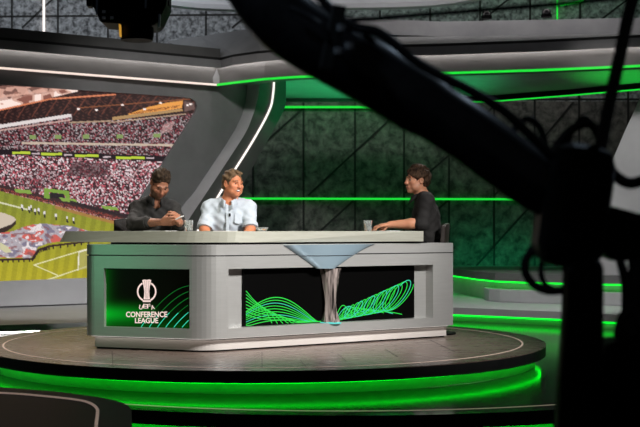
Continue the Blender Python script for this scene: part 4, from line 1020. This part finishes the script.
sheet(221, 9.72, .21, .15, R(32), 'white paper sheet on the desk in front of the laughing person', M['paper'])
sheet(386, 10.62, .14, .2, R(35), 'white paper sheet under the forearm of the person in black', M['paper'])
sheet(352, 10.42, .12, .08, R(35), 'thin black tablet lying on the desk beside the water tumbler', M['blackpl'], .009, 'tablet', 'tablet', .002)
ph_c = V((at(180, 229, 10.12).x, 10.10, .99))
ph = MB().box((0, 0, 0), (.052, .115, .008), rot=Euler((R(4), R(-28), R(-8))).to_matrix()).build('phone', [M['paper']], bevel=.003)
tag(ph, 'white phone held in both hands by the bowed person', 'phone'); ph.location = ph_c

# ------------------------------------------------------------------ camera crane in front, hanging stage light
YC = 2.6
cg = thing('camera_crane', 'black camera crane with a thick boom crossing the view, close to the lens', 'camera crane', (at(590, 427, YC).x, YC, -.45))
def cp(px, py, d=0): return at(px, py, YC + d)
bpth = smooth_path([cp(225, -75), cp(255, -18), cp(293, 27), cp(372, 73), cp(465, 131), cp(522, 172), cp(580, 205)], 6)
put(MB().tube(bpth, [.067 if i < 8 else .068 if i < 22 else .061 for i in range(len(bpth))], 12, flat=.8).build('boom', M['blackpl'], smooth=True), cg)
put(MB().tube(smooth_path([cp(300, -25, -.03), cp(345, 22, -.04), cp(380, 33, -.05), cp(420, 64, -.05), cp(480, 96, -.05), cp(512, 118, -.05), cp(560, 165, -.04)], 6), .010, 8).build('boom_cable', M['blackpl'], smooth=True), cg)
put(MB().tube([cp(342, 20), cp(372, 19), cp(400, 16.5), cp(470, 11), cp(560, 4), cp(660, -6)], .0052, 8).build('tension_cable', M['blackpl']), cg)
br = MB(); br.box(cp(333, 38, -.09), (.03, .02, .13), rot=Matrix.Rotation(R(12), 3, 'Y')); put(br.build('bracket', M['black'], bevel=.004), cg)
M['bolt'] = mat('steel_bolt', (.5, .55, .6), .25, metal=1)
for px, py in ((341, 28), (338, 51), (349, 46)): put(MB().lathe([(0, -.006), (.009, -.006), (.009, .006), (0, .006)], cp(px, py, -.105), 10).build('bolt', M['bolt']), cg)
put(MB().tube(smooth_path([cp(290, 8, -.08), cp(312, 18, -.09), cp(322, 26, -.1), cp(328, 40, -.1)], 6), .006, 8).build('hose', M['blackpl'], smooth=True), cg)
hd = MB(); hd.box(cp(573, 206), (.135, .16, .25), rot=Matrix.Rotation(R(8), 3, 'Y')); put(hd.build('pivot_head', M['black'], bevel=.04), cg)
put(MB().tube([cp(566, 165), cp(574, 190)], .045, 16).build('pivot_cap', M['black'], smooth=True), cg)
cl = MB(); cl.prism([cp(568, 262, -.1), cp(606, 258, -.1), cp(606, 470, -.1), cp(556, 470, -.1), cp(560, 380, -.1), cp(565, 320, -.1)], (0, .04, 0)); put(cl.build('column', M['black'], bevel=.02), cg)
put(MB().box((cp(582, 0).x, YC, -.0), (.08, .10, .86)).build('lower_column', M['black'], bevel=.01), cg)
for a in (90, 210, 330): put(MB().tube([(cp(582, 0).x, YC, -.30), (cp(582, 0).x + .45 * math.cos(R(a)), YC + .45 * math.sin(R(a)), -.42)], .025, 8).build('leg', M['black']), cg)
mo = MB(); mo.prism([cp(604, 345, -.05), cp(660, 338, -.05), cp(690, 470, -.05), cp(600, 470, -.05)], (0, .15, 0)); put(mo.build('control_box', M['black'], bevel=.015), cg)
put(MB().prism([cp(606, 204, .02), cp(650, 216, .02), cp(700, 250, .02), cp(622, 262, .02), cp(604, 255, .02)], (0, .12, 0)).build('side_plate', M['black'], bevel=.01), cg)
put(MB().tube(smooth_path([cp(642, -25), cp(631, 5), cp(620, 55), cp(608, 110), cp(600, 150), cp(590, 185)], 5), .0135, 8).build('upright_cable', M['blackpl'], smooth=True), cg)
for pts, r in (([(566, 222), (548, 234), (532, 250), (525, 265), (530, 281), (548, 291), (575, 288)], .009), ([(560, 218), (566, 230), (577, 250), (584, 268), (590, 280)], .008), ([(562, 236), (548, 250), (541, 268), (546, 285), (566, 293)], .006),
               ([(508, 142), (517, 126), (528, 119), (540, 128), (546, 148)], .008), ([(549, 160), (560, 142), (574, 128), (590, 124), (600, 140), (606, 170)], .010), ([(565, 150), (575, 126), (586, 118), (598, 132)], .006),
               ([(600, 150), (612, 172), (628, 183), (645, 180)], .012), ([(612, 240), (620, 260), (626, 290), (624, 345)], .010), ([(632, 240), (634, 280), (630, 345)], .012), ([(640, 235), (643, 290), (639, 350)], .009), ([(618, 345), (622, 320), (632, 312), (640, 330)], .012), ([(568, 262), (566, 320), (562, 380), (557, 440)], .011)):
    put(MB().tube(smooth_path([cp(*p, .05) for p in pts], 6), r, 8).build('cable_loop', M['blackpl'], smooth=True), cg)

YL = 7.0
hl_ = thing('stage_light', 'black hanging stage light at the top edge above the screen wall', 'stage light', at(133, -60, YL))
put(MB().tube([at(130, -28, YL), V((at(130, 0, YL).x, YL, 5.4))], .03, 10).build('hanging_pole', M['black']), hl_)
put(MB().prism([at(*p, YL - .12) for p in ((89, -40), (166, -40), (166, 4), (158, 22), (152, 26), (100, 22), (92, 4))], (0, .26, 0)).build('housing', M['black'], bevel=.012), hl_)
for a_, b_ in ((86, 91), (164, 169)): put(MB().prism([at(a_, -70, YL - .03), at(b_, -70, YL - .03), at(b_, 6, YL - .03), at(a_, 6, YL - .03)], (0, .08, 0)).build('yoke_arm', M['black'], bevel=.006), hl_)
put(MB().prism([at(86, -76, YL - .03), at(169, -76, YL - .03), at(169, -68, YL - .03), at(86, -68, YL - .03)], (0, .08, 0)).build('yoke_bridge', M['black'], bevel=.006), hl_)
for a_, b_ in ((104, 12), (104, 18), (112, 18)): put(MB().lathe([(0, -.008), (.012, -.008), (.012, .008), (0, .008)], at(a_, b_, YL - .135), 10).build('knob', M['bolt']), hl_)
c0 = at(137, 14, YL - .05)
put(MB().lathe([(0, at(0, 42, YL).z), (.086, at(0, 42, YL).z), (.092, at(0, 37, YL).z), (.088, at(0, 14, YL).z), (0, at(0, 14, YL).z)], (c0.x, c0.y, 0), 20).build('lens_barrel', M['black'], smooth=True), hl_)
put(MB().prism([at(*p, YL - .16) for p in ((118.8, 24), (119.8, 24), (120.2, 36), (119.2, 36))], (0, .05, 0)).build('amber_indicator', mat('amber_light', (.2, .1, .02), .4, emit=lin((225, 165, 60)), es=.7)), hl_)
for a, b, cc in ((96, -6, 15), (145, -6, 8), (158.5, 14, 27)):  # bluish reflections on the housing, built as coloured strips
    put(MB().prism([at(a, b, YL - .135), at(a + 2, b, YL - .135), at(a + 1.4, cc, YL - .135), at(a - .4, cc, YL - .135)], (0, .02, 0)).build('edge_strip', mat('blue_reflection_paint', (.30, .38, .48), .3, metal=.6)), hl_)
